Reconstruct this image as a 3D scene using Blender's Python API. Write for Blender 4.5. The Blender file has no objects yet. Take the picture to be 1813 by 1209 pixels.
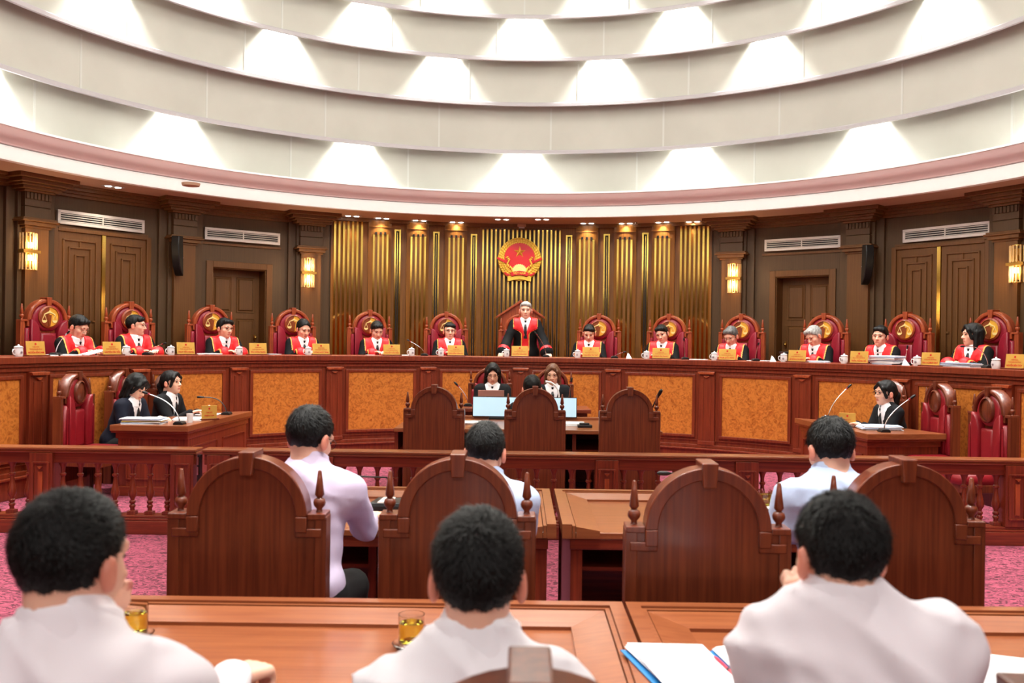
import bpy, math, random
import numpy as np
from mathutils import Matrix, Vector
random.seed(7); rng = np.random.default_rng(7)
PI = math.pi
# ------------------------------------------------------------------ camera, world, exposure, lights
sc = bpy.context.scene
COL = sc.collection
F = 1600.0; AX = 921.0; HY = 606.0; HC = 1.70; ROLL = 0.0131
cam = bpy.data.cameras.new('camera'); camo = bpy.data.objects.new('camera', cam); COL.objects.link(camo)
cam.sensor_width = 36.0; cam.lens = F * 36.0 / 1813.0
cam.shift_x = -(AX - 906.5) / 1813.0; cam.shift_y = (HY - 604.5) / 1813.0
camo.matrix_world = Matrix.Translation((0, 0, HC)) @ Matrix.Rotation(PI/2, 4, 'X') @ Matrix.Rotation(ROLL, 4, 'Z')
cam.clip_start = 0.05; cam.clip_end = 100
cam.dof.use_dof = True; cam.dof.focus_distance = 13.0; cam.dof.aperture_fstop = 4.5
sc.camera = camo
world = bpy.data.worlds.new('world'); sc.world = world; world.use_nodes = True
world.node_tree.nodes['Background'].inputs[0].default_value = (1.0, 0.96, 0.92, 1)
world.node_tree.nodes['Background'].inputs[1].default_value = 0.25
sc.view_settings.view_transform = 'Standard'; sc.view_settings.look = 'None'
sc.view_settings.exposure = 0.45; sc.view_settings.gamma = 1.0; sc.view_settings.use_curve_mapping = False
K_DOME, K_SCALLOP, K_WASH, K_REAR = 300.0, 240.0, 15.0, 150.0
def lamp(kind, name, loc, energy, color=(1, .95, .88), direction=(0, 0, -1), **kw):
    l = bpy.data.lights.new(name, kind); l.energy = energy; l.color = color
    for k, v in kw.items(): setattr(l, k, v)
    o = bpy.data.objects.new(name, l); COL.objects.link(o); o.location = loc
    o.rotation_euler = Vector(direction).to_track_quat('-Z', 'Y').to_euler()
    return o
ZSOF = 3.754                       # height of the flat ceiling round the dome
DC = 8.38                          # centre of the dome (depth from the camera)
lamp('AREA', 'dome_fill_light', (0, DC, 7.6), K_DOME, (1, .985, .91), shape='DISK', size=7.5)  # added soft disc standing in for the room's general light
lamp('POINT', 'dome_fill_point', (0, DC-.6, 6.2), 330.0, (1, .98, .90), shadow_soft_size=.7)
for sx in (-3.2, 0, 3.2):
    lamp('AREA', 'rear_fill_light', (sx, -1.0, 3.7), K_REAR/3, (1, .96, .92), shape='SQUARE', size=1.4)  # added fill lamps out of view behind the camera, no panels there

# ------------------------------------------------------------------ projection helpers
def at(px, py, Y):
    yy = py - (px - AX) * ROLL
    return Vector(((px - AX) * Y / F, Y, HC - (yy - HY) * Y / F))
def on(u, c, R):
    q = u / F; a = 1 + q*q
    Y = (c + math.sqrt(max(c*c - a*(c*c - R*R), 0))) / a
    return q*Y, Y, math.atan2(q*Y, Y - c)
def pol(c, R, t, z=0.0): return Vector((R*math.sin(t), c + R*math.cos(t), z))

# ------------------------------------------------------------------ materials
def lin(c):
    return tuple(((v/255)/12.92 if v/255 <= .04045 else ((v/255+.055)/1.055)**2.4) for v in c) + (1,)
MATS = {}
def pm(name, col, rough=.5, metal=0.0, col2=None, scale=(1, 1, 1), detail=6, dist=0.0, bump=0.0, coat=0.0,
       emit=None, estr=0.0, trans=0.0, ior=1.45, nscale=8.0, lo=.35, hi=.65, sheen=0.0, alpha=1.0, sss=0.0, spec=.5):
    m = bpy.data.materials.new(name); m.use_nodes = True; nt = m.node_tree; b = nt.nodes['Principled BSDF']
    if len(col) == 3: col = lin(col)
    b.inputs['Base Color'].default_value = col
    b.inputs['Roughness'].default_value = rough; b.inputs['Metallic'].default_value = metal
    b.inputs['Coat Weight'].default_value = coat; b.inputs['Coat Roughness'].default_value = .15
    b.inputs['Transmission Weight'].default_value = trans; b.inputs['IOR'].default_value = ior
    b.inputs['Sheen Weight'].default_value = sheen; b.inputs['Specular IOR Level'].default_value = spec
    b.inputs['Alpha'].default_value = alpha
    if sss: b.inputs['Subsurface Weight'].default_value = sss; b.inputs['Subsurface Scale'].default_value = .01
    if emit: b.inputs['Emission Color'].default_value = lin(emit); b.inputs['Emission Strength'].default_value = estr
    if col2 is not None or bump:
        tc = nt.nodes.new('ShaderNodeTexCoord'); mp = nt.nodes.new('ShaderNodeMapping'); mp.inputs['Scale'].default_value = scale
        nt.links.new(tc.outputs['Object'], mp.inputs['Vector'])
        nz = nt.nodes.new('ShaderNodeTexNoise'); nz.inputs['Scale'].default_value = nscale; nz.inputs['Detail'].default_value = detail
        nz.inputs['Distortion'].default_value = dist; nt.links.new(mp.outputs[0], nz.inputs['Vector'])
        if col2 is not None:
            cr = nt.nodes.new('ShaderNodeValToRGB'); e = cr.color_ramp.elements
            e[0].position = lo; e[1].position = hi; e[0].color = lin(col2) if len(col2) == 3 else col2; e[1].color = col
            nt.links.new(nz.outputs[0], cr.inputs[0]); nt.links.new(cr.outputs[0], b.inputs['Base Color'])
        if bump:
            bp = nt.nodes.new('ShaderNodeBump'); bp.inputs['Strength'].default_value = bump; bp.inputs['Distance'].default_value = .01
            nt.links.new(nz.outputs[0], bp.inputs['Height']); nt.links.new(bp.outputs[0], b.inputs['Normal'])
    MATS[name] = m
    return m
WOOD = pm('mahogany_wood', (138, 56, 32), .33, col2=(108, 40, 23), scale=(9, 9, .35), nscale=6, dist=.1, coat=.25)
WOODX = pm('mahogany_wood_across', (138, 56, 32), .33, col2=(108, 40, 23), scale=(.35, 9, 9), nscale=6, dist=.1, coat=.25)
BENCHW = pm('bench_wood', (138, 57, 30), .36, col2=(114, 43, 23), scale=(7, 7, .35), nscale=6, dist=.1, coat=.2)
DESKTOP = pm('desk_top_wood', (150, 86, 50), .30, col2=(132, 70, 40), scale=(.4, 10, 10), nscale=6, dist=.1, coat=.35)
CHAIRW = pm('chair_wood', (120, 55, 29), .34, col2=(94, 39, 20), scale=(12, 12, .4), nscale=5, dist=.25, coat=.3)
CHAIRL = pm('light_chair_wood', (178, 84, 44), .34, col2=(142, 58, 30), scale=(7, 7, .7), nscale=6, dist=.7, coat=.3)
WALLW = pm('wall_walnut', (116, 76, 36), .45, col2=(104, 66, 30), scale=(14, 14, .3), nscale=6, dist=.05)
WALLD = pm('dark_wall_walnut', (92, 68, 42), .5, col2=(84, 61, 37), scale=(14, 14, .3), nscale=6, dist=.05)
PANELW = pm('honey_panel_wood', (146, 96, 38), .38, col2=(120, 75, 28), scale=(14, 14, .3), nscale=6, dist=.05, coat=.15)
def burl():
    m = pm('burl_veneer', (200, 116, 44), .32, coat=.3); nt = m.node_tree; b = nt.nodes['Principled BSDF']
    tc = nt.nodes.new('ShaderNodeTexCoord'); vo = nt.nodes.new('ShaderNodeTexVoronoi'); nz = nt.nodes.new('ShaderNodeTexNoise')
    mx = nt.nodes.new('ShaderNodeVectorMath'); mx.operation = 'ADD'; cr = nt.nodes.new('ShaderNodeValToRGB')
    nz.inputs['Scale'].default_value = 7; nz.inputs['Detail'].default_value = 5
    nt.links.new(tc.outputs['Object'], nz.inputs['Vector']); nt.links.new(tc.outputs['Object'], mx.inputs[0]); nt.links.new(nz.outputs['Color'], mx.inputs[1])
    vo.inputs['Scale'].default_value = 8; nt.links.new(mx.outputs[0], vo.inputs['Vector'])
    nz2 = nt.nodes.new('ShaderNodeTexNoise'); nz2.inputs['Scale'].default_value = 9; nz2.inputs['Detail'].default_value = 7; nz2.inputs['Distortion'].default_value = 3.0
    nt.links.new(tc.outputs['Object'], nz2.inputs['Vector'])
    ad = nt.nodes.new('ShaderNodeMath'); ad.operation = 'MULTIPLY'; nt.links.new(nz2.outputs[0], ad.inputs[0]); ad.inputs[1].default_value = 1.0
    sm = nt.nodes.new('ShaderNodeMath'); sm.operation = 'MULTIPLY_ADD'; nt.links.new(vo.outputs['Distance'], sm.inputs[0]); sm.inputs[1].default_value = .35; nt.links.new(ad.outputs[0], sm.inputs[2])
    e = cr.color_ramp.elements; e[0].position = .40; e[0].color = lin((166, 84, 28)); e[1].position = .78; e[1].color = lin((216, 134, 58))
    nt.links.new(sm.outputs[0], cr.inputs[0]); nt.links.new(cr.outputs[0], b.inputs['Base Color'])
    return m
BURL = burl()
def carpet():
    m = pm('patterned_carpet', (190, 84, 112), .95); nt = m.node_tree; b = nt.nodes['Principled BSDF']
    tc = nt.nodes.new('ShaderNodeTexCoord'); mp = nt.nodes.new('ShaderNodeMapping'); mp.inputs['Scale'].default_value = (9, 22, 1)
    nz = nt.nodes.new('ShaderNodeTexNoise'); nz.inputs['Scale'].default_value = 1.0; nz.inputs['Detail'].default_value = 2; nz.inputs['Distortion'].default_value = 1.6
    nt.links.new(tc.outputs['Object'], mp.inputs[0]); nt.links.new(mp.outputs[0], nz.inputs['Vector'])
    wv = nt.nodes.new('ShaderNodeMath'); wv.operation = 'MULTIPLY'; wv.inputs[1].default_value = 26.0; nt.links.new(nz.outputs[0], wv.inputs[0])
    sn = nt.nodes.new('ShaderNodeMath'); sn.operation = 'SINE'; nt.links.new(wv.outputs[0], sn.inputs[0])
    n2 = nt.nodes.new('ShaderNodeTexNoise'); n2.inputs['Scale'].default_value = 260; nt.links.new(tc.outputs['Object'], n2.inputs['Vector'])
    ad = nt.nodes.new('ShaderNodeMath'); ad.operation = 'MULTIPLY_ADD'; nt.links.new(n2.outputs[0], ad.inputs[0]); ad.inputs[1].default_value = 1.1; nt.links.new(sn.outputs[0], ad.inputs[2])
    cr = nt.nodes.new('ShaderNodeValToRGB'); e = cr.color_ramp.elements
    e[0].position = .28; e[0].color = lin((84, 32, 46)); e[1].position = .62; e[1].color = lin((164, 74, 96)); nt.links.new(ad.outputs[0], cr.inputs[0])
    nt.links.new(cr.outputs[0], b.inputs['Base Color'])
    return m
CARPET = carpet()
BRASS = pm('polished_brass', (244, 208, 108), .12, 1.0)
BRASSD = pm('satin_brass', (200, 158, 80), .35, 1.0)
LEATHER = pm('burgundy_leather', (146, 26, 46), .36, bump=.06, nscale=60, coat=.15)
LEATHERR = pm('crimson_leather', (140, 24, 34), .38, bump=.06, nscale=60, coat=.15)
WHITEP = pm('white_plaster', (203, 203, 194), .8, col2=(193, 193, 184), nscale=1.2, lo=.3, hi=.7)
FASC = pm('white_fascia_paint', (252, 252, 252), .6)
PINKB = pm('cove_bounce_tint', (222, 196, 194), .45)  # pink of light bounced off the carpet, put into the cove colour
JOINT = pm('plaster_joint_filler', (208, 210, 204), .8)
LIPM = pm('grey_lip_paint', (190, 186, 190), .6)
SOFF = pm('beige_soffit_paint', (182, 144, 120), .75)
BLACK = pm('black_plastic', (22, 22, 24), .4)
BLACKM = pm('black_fabric_mesh', (24, 24, 26), .7)
VENTW = pm('white_vent_paint', (232, 228, 224), .4)
GOLDP = pm('gold_plate', (222, 176, 84), .35, .35)
CREAM = pm('cream_gold_inlay', (250, 226, 150), .4)
GOLDF = pm('gold_inlay', (236, 178, 60), .4)
BROWNF = pm('brown_inlay', (140, 66, 28), .4)
REDL = pm('red_lettering', (206, 40, 26), .5)
REDE = pm('emblem_red_enamel', (206, 28, 40), .35)
GOLDE = pm('emblem_gold', (246, 206, 82), .38, .25, bump=.2, nscale=60)
GOLDS = pm('emblem_star_gold', (226, 176, 70), .3, .5)
PORC = pm('white_porcelain', (238, 238, 240), .2)
PAPER = pm('white_paper', (240, 240, 242), .8)
PAPERB = pm('blue_grey_paper', (176, 190, 214), .8)
CHROME = pm('chrome', (220, 220, 224), .15, 1.0)
MICR = pm('red_mic_ring', (150, 30, 40), .5)
BLUE = pm('blue_plastic_folder', (30, 118, 178), .45)
REDP = pm('red_pen_plastic', (214, 40, 62), .4)
SCREEN = pm('lit_screen', (190, 220, 232), .3, emit=(150, 196, 220), estr=.5)
LAPT = pm('rose_laptop_metal', (196, 140, 128), .35, .3)
def glassm(name, col, ior=1.45):
    m = pm(name, col, .02, trans=1.0, ior=ior)
    return m
GLASS = glassm('clear_glass', (250, 250, 250)); TEA = glassm('yellow_tea', (250, 242, 90), 1.33)
CRYS = pm('sconce_crystal', (255, 226, 170), .1, trans=.6, emit=(255, 190, 100), estr=.03)
BULB = pm('sconce_bulb', (255, 230, 180), .4, emit=(255, 214, 150), estr=9)
LED = pm('downlight_lamp', (255, 250, 240), .4, emit=(255, 244, 226), estr=14)
SKIN = None

# ------------------------------------------------------------------ mesh builder
def rotz(a): return Matrix.Rotation(a, 4, 'Z')
class MB:
    def __init__(s): s.v = []; s.f = []; s.m = []
    def add(s, vs, fs, M=None, mi=0):
        o = len(s.v)
        s.v += [tuple(M @ Vector(p)) if M is not None else tuple(p) for p in vs]
        s.f += [tuple(i + o for i in f) for f in fs]; s.m += [mi]*len(fs)
        return s
    def box(s, c, d, M=None, mi=0):
        x, y, z = c; a, b, h = d[0]/2, d[1]/2, d[2]/2
        vs = [(x+i*a, y+j*b, z+k*h) for k in (-1, 1) for j in (-1, 1) for i in (-1, 1)]
        return s.add(vs, [(0, 2, 3, 1), (4, 5, 7, 6), (0, 1, 5, 4), (2, 6, 7, 3), (0, 4, 6, 2), (1, 3, 7, 5)], M, mi)
    def bx(s, x0, x1, y0, y1, z0, z1, M=None, mi=0):
        return s.box(((x0+x1)/2, (y0+y1)/2, (z0+z1)/2), (x1-x0, y1-y0, z1-z0), M, mi)
    def lathe(s, prof, n=16, M=None, mi=0):
        vs = []; fs = []
        for r, z in prof:
            for i in range(n): t = 2*PI*i/n; vs.append((r*math.cos(t), r*math.sin(t), z))
        for k in range(len(prof)-1):
            for i in range(n):
                j = (i+1) % n; fs.append((k*n+i, k*n+j, (k+1)*n+j, (k+1)*n+i))
        fs.append(tuple(reversed(range(n)))); fs.append(tuple(range((len(prof)-1)*n, len(prof)*n)))
        return s.add(vs, fs, M, mi)
    def prism(s, poly, a, b, axis='Y', M=None, mi=0, layers=None):
        """polygon (u,w) in the plane across `axis`, extruded from a to b; layers=[(t,inset)] for padded forms"""
        n = len(poly); layers = layers or [(a, 0), (b, 0)]
        cen = (sum(p[0] for p in poly)/n, sum(p[1] for p in poly)/n)
        area = sum(poly[i][0]*poly[(i+1) % n][1]-poly[(i+1) % n][0]*poly[i][1] for i in range(n))
        sg = 1 if area > 0 else -1
        nor = []
        for i in range(n):
            p, q, r = Vector(poly[i-1]), Vector(poly[i]), Vector(poly[(i+1) % n])
            e1 = (q-p); e2 = (r-q); e1 = e1.normalized() if e1.length > 1e-9 else e2.normalized(); e2 = e2.normalized() if e2.length > 1e-9 else e1
            nn = Vector((-(e1.y+e2.y), e1.x+e2.x))*sg
            nor.append(nn.normalized() if nn.length > 1e-6 else Vector((0, 0)))
        vs = []
        for t, ins in layers:
            for i, (u, w) in enumerate(poly):
                u2, w2 = u+nor[i].x*ins, w+nor[i].y*ins
                vs.append((u2, t, w2) if axis == 'Y' else ((u2, w2, t) if axis == 'Z' else (t, u2, w2)))
        fs = []
        for k in range(len(layers)-1):
            for i in range(n):
                j = (i+1) % n; fs.append((k*n+i, k*n+j, (k+1)*n+j, (k+1)*n+i))
        fs.append(tuple(reversed(range(n)))); fs.append(tuple(range((len(layers)-1)*n, len(layers)*n)))
        return s.add(vs, fs, M, mi)
    def tube(s, path, r, n=8, M=None, mi=0):
        P = [Vector(p) for p in path]; vs = []; fs = []
        rr = r if isinstance(r, (list, tuple)) else [r]*len(P)
        up = Vector((0, 0, 1)) if abs((P[-1]-P[0]).normalized().z) < .9 else Vector((1, 0, 0))
        for i, p in enumerate(P):
            d = (P[min(i+1, len(P)-1)]-P[max(i-1, 0)]).normalized()
            x = d.cross(up); x = x.normalized() if x.length > 1e-6 else Vector((1, 0, 0)); y = d.cross(x).normalized(); up = x.cross(d) if False else up
            for k in range(n):
                t = 2*PI*k/n; vs.append(p+(x*math.cos(t)+y*math.sin(t))*rr[i])
        for i in range(len(P)-1):
            for k in range(n): j = (k+1) % n; fs.append((i*n+k, i*n+j, (i+1)*n+j, (i+1)*n+k))
        fs.append(tuple(reversed(range(n)))); fs.append(tuple(range((len(P)-1)*n, len(P)*n)))
        return s.add(vs, fs, M, mi)
    def arc(s, c, r0, r1, z0, z1, t0, t1, n=None, M=None, mi=0):
        n = n or max(1, int(abs(t1-t0)/.035)+1); vs = []; fs = []
        for i in range(n+1):
            t = t0+(t1-t0)*i/n
            for (r, z) in ((r0, z0), (r1, z0), (r1, z1), (r0, z1)): vs.append((r*math.sin(t), c+r*math.cos(t), z))
        for i in range(n):
            for k in range(4): j = (k+1) % 4; fs.append((i*4+k, i*4+j, i*4+4+j, i*4+4+k))
        fs += [(3, 2, 1, 0), (n*4, n*4+1, n*4+2, n*4+3)]
        return s.add(vs, fs, M, mi)
    def rev(s, c, prof, t0, t1, n=96, mi=0, closed=False):
        """surface of a profile [(r,z)] swept round the vertical axis at depth c"""
        k = len(prof); vs = []; fs = []; full = abs(t1-t0) > 2*PI-1e-4
        cnt = n if full else n+1
        for i in range(cnt):
            t = t0+(t1-t0)*i/n
            for r, z in prof: vs.append((r*math.sin(t), c+r*math.cos(t), z))
        for i in range(n):
            a = i*k; b = ((i+1) % cnt)*k
            for j in range(k if closed else k-1):
                j2 = (j+1) % k; fs.append((a+j, b+j, b+j2, a+j2))
        return s.add(vs, fs, None, mi)
    def ball(s, c, r, n=10, m=7, M=None, mi=0):
        r = r if isinstance(r, (tuple, list)) else (r, r, r); vs = [(c[0], c[1], c[2]+r[2])]; fs = []
        for j in range(1, m):
            p = PI*j/m
            for i in range(n): t = 2*PI*i/n; vs.append((c[0]+r[0]*math.sin(p)*math.cos(t), c[1]+r[1]*math.sin(p)*math.sin(t), c[2]+r[2]*math.cos(p)))
        vs.append((c[0], c[1], c[2]-r[2])); L = len(vs)-1
        for i in range(n):
            j = (i+1) % n; fs.append((0, 1+i, 1+j)); fs.append((L, L-n+j, L-n+i))
            for q in range(m-2): a = 1+q*n; fs.append((a+i, a+n+i, a+n+j, a+j))
        return s.add(vs, fs, M, mi)
    def build(s, name, mat, parent=None, smooth=None, bevel=0, fix=True):
        me = bpy.data.meshes.new(name); me.from_pydata(s.v, [], s.f)
        for m in (mat if isinstance(mat, (list, tuple)) else [mat]): me.materials.append(m)
        if any(s.m): me.polygons.foreach_set('material_index', s.m)
        if fix:
            import bmesh
            bm = bmesh.new(); bm.from_mesh(me); bmesh.ops.recalc_face_normals(bm, faces=bm.faces); bm.to_mesh(me); bm.free()
        if smooth is not None:
            me.polygons.foreach_set('use_smooth', [True]*len(me.polygons)); me.set_sharp_from_angle(angle=math.radians(smooth))
        me.update()
        return link(name, me, parent, bevel)
def link(name, me, parent=None, bevel=0):
    o = bpy.data.objects.new(name, me); COL.objects.link(o)
    if parent is not None: o.parent = parent
    if bevel:
        b = o.modifiers.new('bevel', 'BEVEL'); b.width = bevel; b.segments = 2; b.limit_method = 'ANGLE'; b.angle_limit = math.radians(40)
    return o
def tag(o, label=None, cat=None, group=None, kind=None):
    for k, v in (('label', label), ('category', cat), ('group', group), ('kind', kind)):
        if v: o[k] = v
    return o
def empty(name, loc=(0, 0, 0), rz=0.0, label=None, cat=None, group=None, kind=None):
    o = bpy.data.objects.new(name, None); COL.objects.link(o); o.empty_display_size = .1
    o.location = loc; o.rotation_euler = (0, 0, rz)
    return tag(o, label, cat, group, kind)
KIDS = {}
def copy_tree(o, loc=None, rz=None, label=None, parent=None):
    c = o.copy(); COL.objects.link(c)
    if parent is not None: c.parent = parent
    if loc is not None: c.location = loc
    if rz is not None: c.rotation_euler = (0, 0, rz)
    if label: c['label'] = label
    for ch in list(o.children): copy_tree(ch, parent=c)
    return c
_used = set()
def spawn(proto, loc, rz, label):
    """first call places the prototype itself, later ones place copies"""
    if proto.name not in _used:
        _used.add(proto.name); proto.location = loc; proto.rotation_euler = (0, 0, rz); proto['label'] = label; return proto
    return copy_tree(proto, loc, rz, label)
def struct(o): o['kind'] = 'structure'; return o
def circ(cx, cz, r, a0, a1, n): return [(cx+r*math.cos(a0+(a1-a0)*i/n), cz+r*math.sin(a0+(a1-a0)*i/n)) for i in range(n+1)]
# ================================================================== SETTING
fl = MB(); fl.bx(-9, 9, -4, 17.5, -.1, 0); struct(fl.build('floor', CARPET))
WC, WR = 8.6, 7.2                                    # curved back wall
BC, BR = 8.16, 5.44                                  # judges' bench front
ZB = 1.479; DAIS = .70
da = MB(); da.arc(BC, BR+.25, 8.4, 0.0, DAIS, -1.50, 1.50); dais = struct(da.build('trim_1', CARPET))   # raised floor behind the bench

# --- ceiling: flat soffit with the dome opening
RS = 14.74-DC
def grid_ceiling():
    m = MB(); n = 96; vs = []; fs = []
    out = []
    for i in range(n):
        t = 2*PI*i/n; d = Vector((math.sin(t), math.cos(t)))
        k = min((9.0/abs(d.x)) if abs(d.x) > 1e-6 else 1e9, ((17.5-DC)/d.y) if d.y > 1e-6 else ((DC+4)/-d.y if d.y < -1e-6 else 1e9))
        vs.append((RS*d.x, DC+RS*d.y, ZSOF)); out.append((k*d.x, DC+k*d.y, ZSOF))
    vs += out
    for i in range(n): j = (i+1) % n; fs.append((i, j, n+j, n+i))
    vs2 = [(x, y, z+.14) for x, y, z in vs]; fs2 = [tuple(reversed([q+2*n for q in f])) for f in fs]
    m.add(vs+vs2, fs+fs2+[(n+i, n+(i+1) % n, 3*n+(i+1) % n, 3*n+i) for i in range(n)])
    return m
ceil = struct(grid_ceiling().build('ceiling', SOFF))
def ring(name, prof, mat, parent=ceil, closed=False, smooth=35):
    m = MB(); m.rev(DC, prof, 0, 2*PI, 128, closed=closed); return m.build(name, mat, parent, smooth)
ring('fascia_band', [(RS, ZSOF-.01), (RS, 3.90), (RS+.02, 3.90), (RS+.02, 3.915), (RS+.1, 3.915), (RS+.1, ZSOF-.01)], FASC, closed=True)
pk = [(RS+.03, 3.92), (RS-.01, 3.925)]
for i in range(13):
    t = i/12; pk.append((RS-.01-.15*t, 3.93+.165*t-.022*math.sin(PI*t)+.012*math.sin(2*PI*t)))
ring('cove_moulding', pk, PINKB, smooth=60)
ring('cove_lip', [(RS-.16, 4.095), (RS-.175, 4.10), (RS-.175, 4.125), (RS-.15, 4.13), (15.0-DC, 4.06)], FASC)
TIERS = []                                           # wall radius, z bottom, lip radius, z lip
zl = [(15.0, 4.05, 14.75, 4.78), (14.77, 4.80, 14.5, 5.49), (14.52, 5.51, 14.2, 6.12), (14.22, 6.14, 13.9, 6.68), (13.92, 6.70, 13.55, 7.22)]
for k, (w, zb, l, zt) in enumerate(zl):
    rw, rl = w-DC, l-DC; TIERS.append((rw, zb, rl, zt))
    ring('dome_tier', [(rw, zb), (rw, zt+.50), (rl+.02, zt+.50)], WHITEP)
    ring('dome_lip', [(rl+.05, zt+.06), (rl+.03, zt+.05), (rl+.03, zt), (rl-.012, zt), (rl-.012, zt+.045), (rl+.0, zt+.06), (rl+.02, zt+.06)], LIPM)
    # plaster joints on each tier
    jn = MB()
    for q in range(22):
        t = -PI+(q+.25*k)*2*PI/22; jn.arc(DC, rw-.006, rw+.01, zb, zt+.04, t-.0022, t+.0022, 1)
    jn.build('plaster_joint', JOINT, ceil)['kind'] = 'stuff'
cp = MB(); cp.rev(DC, [(13.5-DC+.1, 7.28), (3.9, 7.75), (0.01, 8.05)], 0, 2*PI, 96); cp.build('dome_crown', WHITEP, ceil, 50)

# scallop downlights under the dome lips
def scallops(k, phase, n=15):
    rw, zb, rl, zt = TIERS[k]
    for i in range(n):
        t = (i+phase)*2*PI/n
        p = pol(DC, rw-.125, t, zt+.42)
        dirv = Vector((math.sin(t)*.06, math.cos(t)*.06, -1))
        lamp('SPOT', 'dome_spot', p, K_SCALLOP, (1, .99, .95), dirv, spot_size=math.radians(84), spot_blend=.55, shadow_soft_size=.03)
scallops(0, 0.0); scallops(2, .5); scallops(3, 0.0); scallops(4, .5)

# --- walls
wall = struct(empty('wall_back')) 
def wang(px): return on(px-AX, WC, WR)[2]
def sym(pxl): return ((pxl+0.0), (2*AX-pxl))
ZW0 = 0.0
dth = [(wang(374), wang(469)), (wang(1373), wang(1468))]
ZDO = 2.80
segs = []
edges = [-1.45, dth[0][0], dth[0][1], dth[1][0], dth[1][1], 1.45]
m = MB()
m.arc(WC, WR, WR+.3, ZW0, ZSOF+.1, edges[0], edges[1]); m.arc(WC, WR, WR+.3, ZW0, ZSOF+.1, edges[2], edges[3]); m.arc(WC, WR, WR+.3, ZW0, ZSOF+.1, edges[4], edges[5])
for a, b in dth: m.arc(WC, WR, WR+.3, ZDO, ZSOF+.1, a, b); m.arc(WC, WR+.0, WR+.3, ZW0, DAIS, a, b)
m.build('wood_wall', WALLD, wall)
for sgn, nm in ((-1, 'wall_left'), (1, 'wall_right')):
    w = MB(); w.bx(min(sgn*7.12, sgn*7.4), max(sgn*7.12, sgn*7.4), -3, 9.6, 0, ZSOF+.1); struct(w.build(nm, WALLW))
w = MB(); w.bx(-7.4, 7.4, -3.2, -3, 0, ZSOF+.1); struct(w.build('wall_front', WALLW))
# honey-coloured centre field
c0, c1 = wang(583), wang(1259)
m = MB(); m.arc(WC, WR-.03, WR+.01, DAIS, ZSOF-.02, c0, c1); m.build('centre_panel', PANELW, wall)
def flat_at(px, z=0.0, off=0.0, c=WC, R=WR):
    X, Y, t = on(px-AX, c, R); p = pol(c, R-off, t, z); return p, -t
# dark top band and convex columns
m = MB(); m.arc(WC, WR-.10, WR, ZSOF-.06, ZSOF, c0, c1); m.build('head_rail', WALLW, wall)
def convex(px0, px1):
    t0, t1 = wang(px0), wang(px1); tm = (t0+t1)/2; hw = (t1-t0)/2
    prof = []; n = 8
    mm = MB(); vs = []; fs = []
    z0, z1 = DAIS, ZSOF-.03
    for i in range(n+1):
        t = t0+(t1-t0)*i/n; q = (i/n-.5)*2; r = WR-.05-.075*math.sqrt(max(0, 1-q*q*.9)); vs += [(r*math.sin(t), WC+r*math.cos(t), z0), (r*math.sin(t), WC+r*math.cos(t), z1)]
    for i in range(n): fs.append((2*i, 2*i+2, 2*i+3, 2*i+1))
    b = len(vs)
    for t in (t0, t1): vs += [(WR*math.sin(t), WC+WR*math.cos(t), z0), (WR*math.sin(t), WC+WR*math.cos(t), z1)]
    fs += [(0, 1, b+1, b), (2*n, b+2, b+3, 2*n+1), tuple([2*i+1 for i in range(n+1)]+[b+3, b+1])]
    mm.add(vs, fs); return mm.build('fluted_column', PANELW, wall, 30)
slat_me = {}
def slat(px, ytop, w=.031, dep=.125, zbot=DAIS+.05):
    p, r = flat_at(px, 0, 0); z1 = HC+(HY-ytop)*p.y/F
    key = (round(w, 3), round(dep, 3), round(z1, 1))
    m = MB(); m.bx(-w/2, w/2, -dep, .02, zbot, z1)
    o = m.build('brass_slat', BRASS, wall); o.location = (p.x, p.y, 0); o.rotation_euler = (0, 0, r)
def slot(px, y0, y1, w=.045, dep=.128, mat=BLACK, name='dark_slot'):
    p, r = flat_at(px, 0, 0); z1 = HC+(HY-y0)*p.y/F; z0 = HC+(HY-y1)*p.y/F if y1 else DAIS+.1
    m = MB(); m.bx(-w/2, w/2, -dep, .0, z0, z1); o = m.build(name, mat, wall); o.location = (p.x, p.y, 0); o.rotation_euler = (0, 0, r)
for sg in (-1, 1):
    mir = lambda x: x if sg < 0 else 2*AX-x
    for i in range(7): slat(mir(588.6+8*i), 397, .034, .085)
    for (a, b), yt in (((648.5, 689.4), 420), ((716.6, 756), 423), ((784.5, 823.9), 424)):
        x0, x1 = sorted((mir(a), mir(b))); convex(x0, x1); xc = (x0+x1)/2
        for q in (-1.5, -.5, .5, 1.5): slat(xc+q*8.1, yt, .033, .14)
        for q in (-1, 0, 1): slot(xc+q*8.1, yt-4.5, yt, .035, .137)
        p, r = flat_at(xc, 0, 0); m = MB(); zt = HC+(HY-(yt-14))*p.y/F; m.bx(-.19, .19, -.135, 0, zt-.012, zt+.008); o = m.build('bead', PANELW, wall); o.location = (p.x, p.y, 0); o.rotation_euler = (0, 0, r)
    for a, yt in ((700.5, 410), (769.3, 413), (836.3, 416)):
        xc = mir(a)
        for q in (-.5, .5): slat(xc+q*8.4, yt, .026, .075)
        slot(xc, yt+2.5, 0, .045, .045)
        p, r = flat_at(xc, 0, 0); m = MB(); zt = HC+(HY-yt)*p.y/F; m.bx(-.055, .055, -.074, 0, zt-.028, zt); o = m.build('brass_cap', BRASS, wall); o.location = (p.x, p.y, 0); o.rotation_euler = (0, 0, r)
        slat(xc, yt+5, .010, .055)
for i in range(-9, 10): slat(AX+7.6*i, 408, .027, .08)
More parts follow.
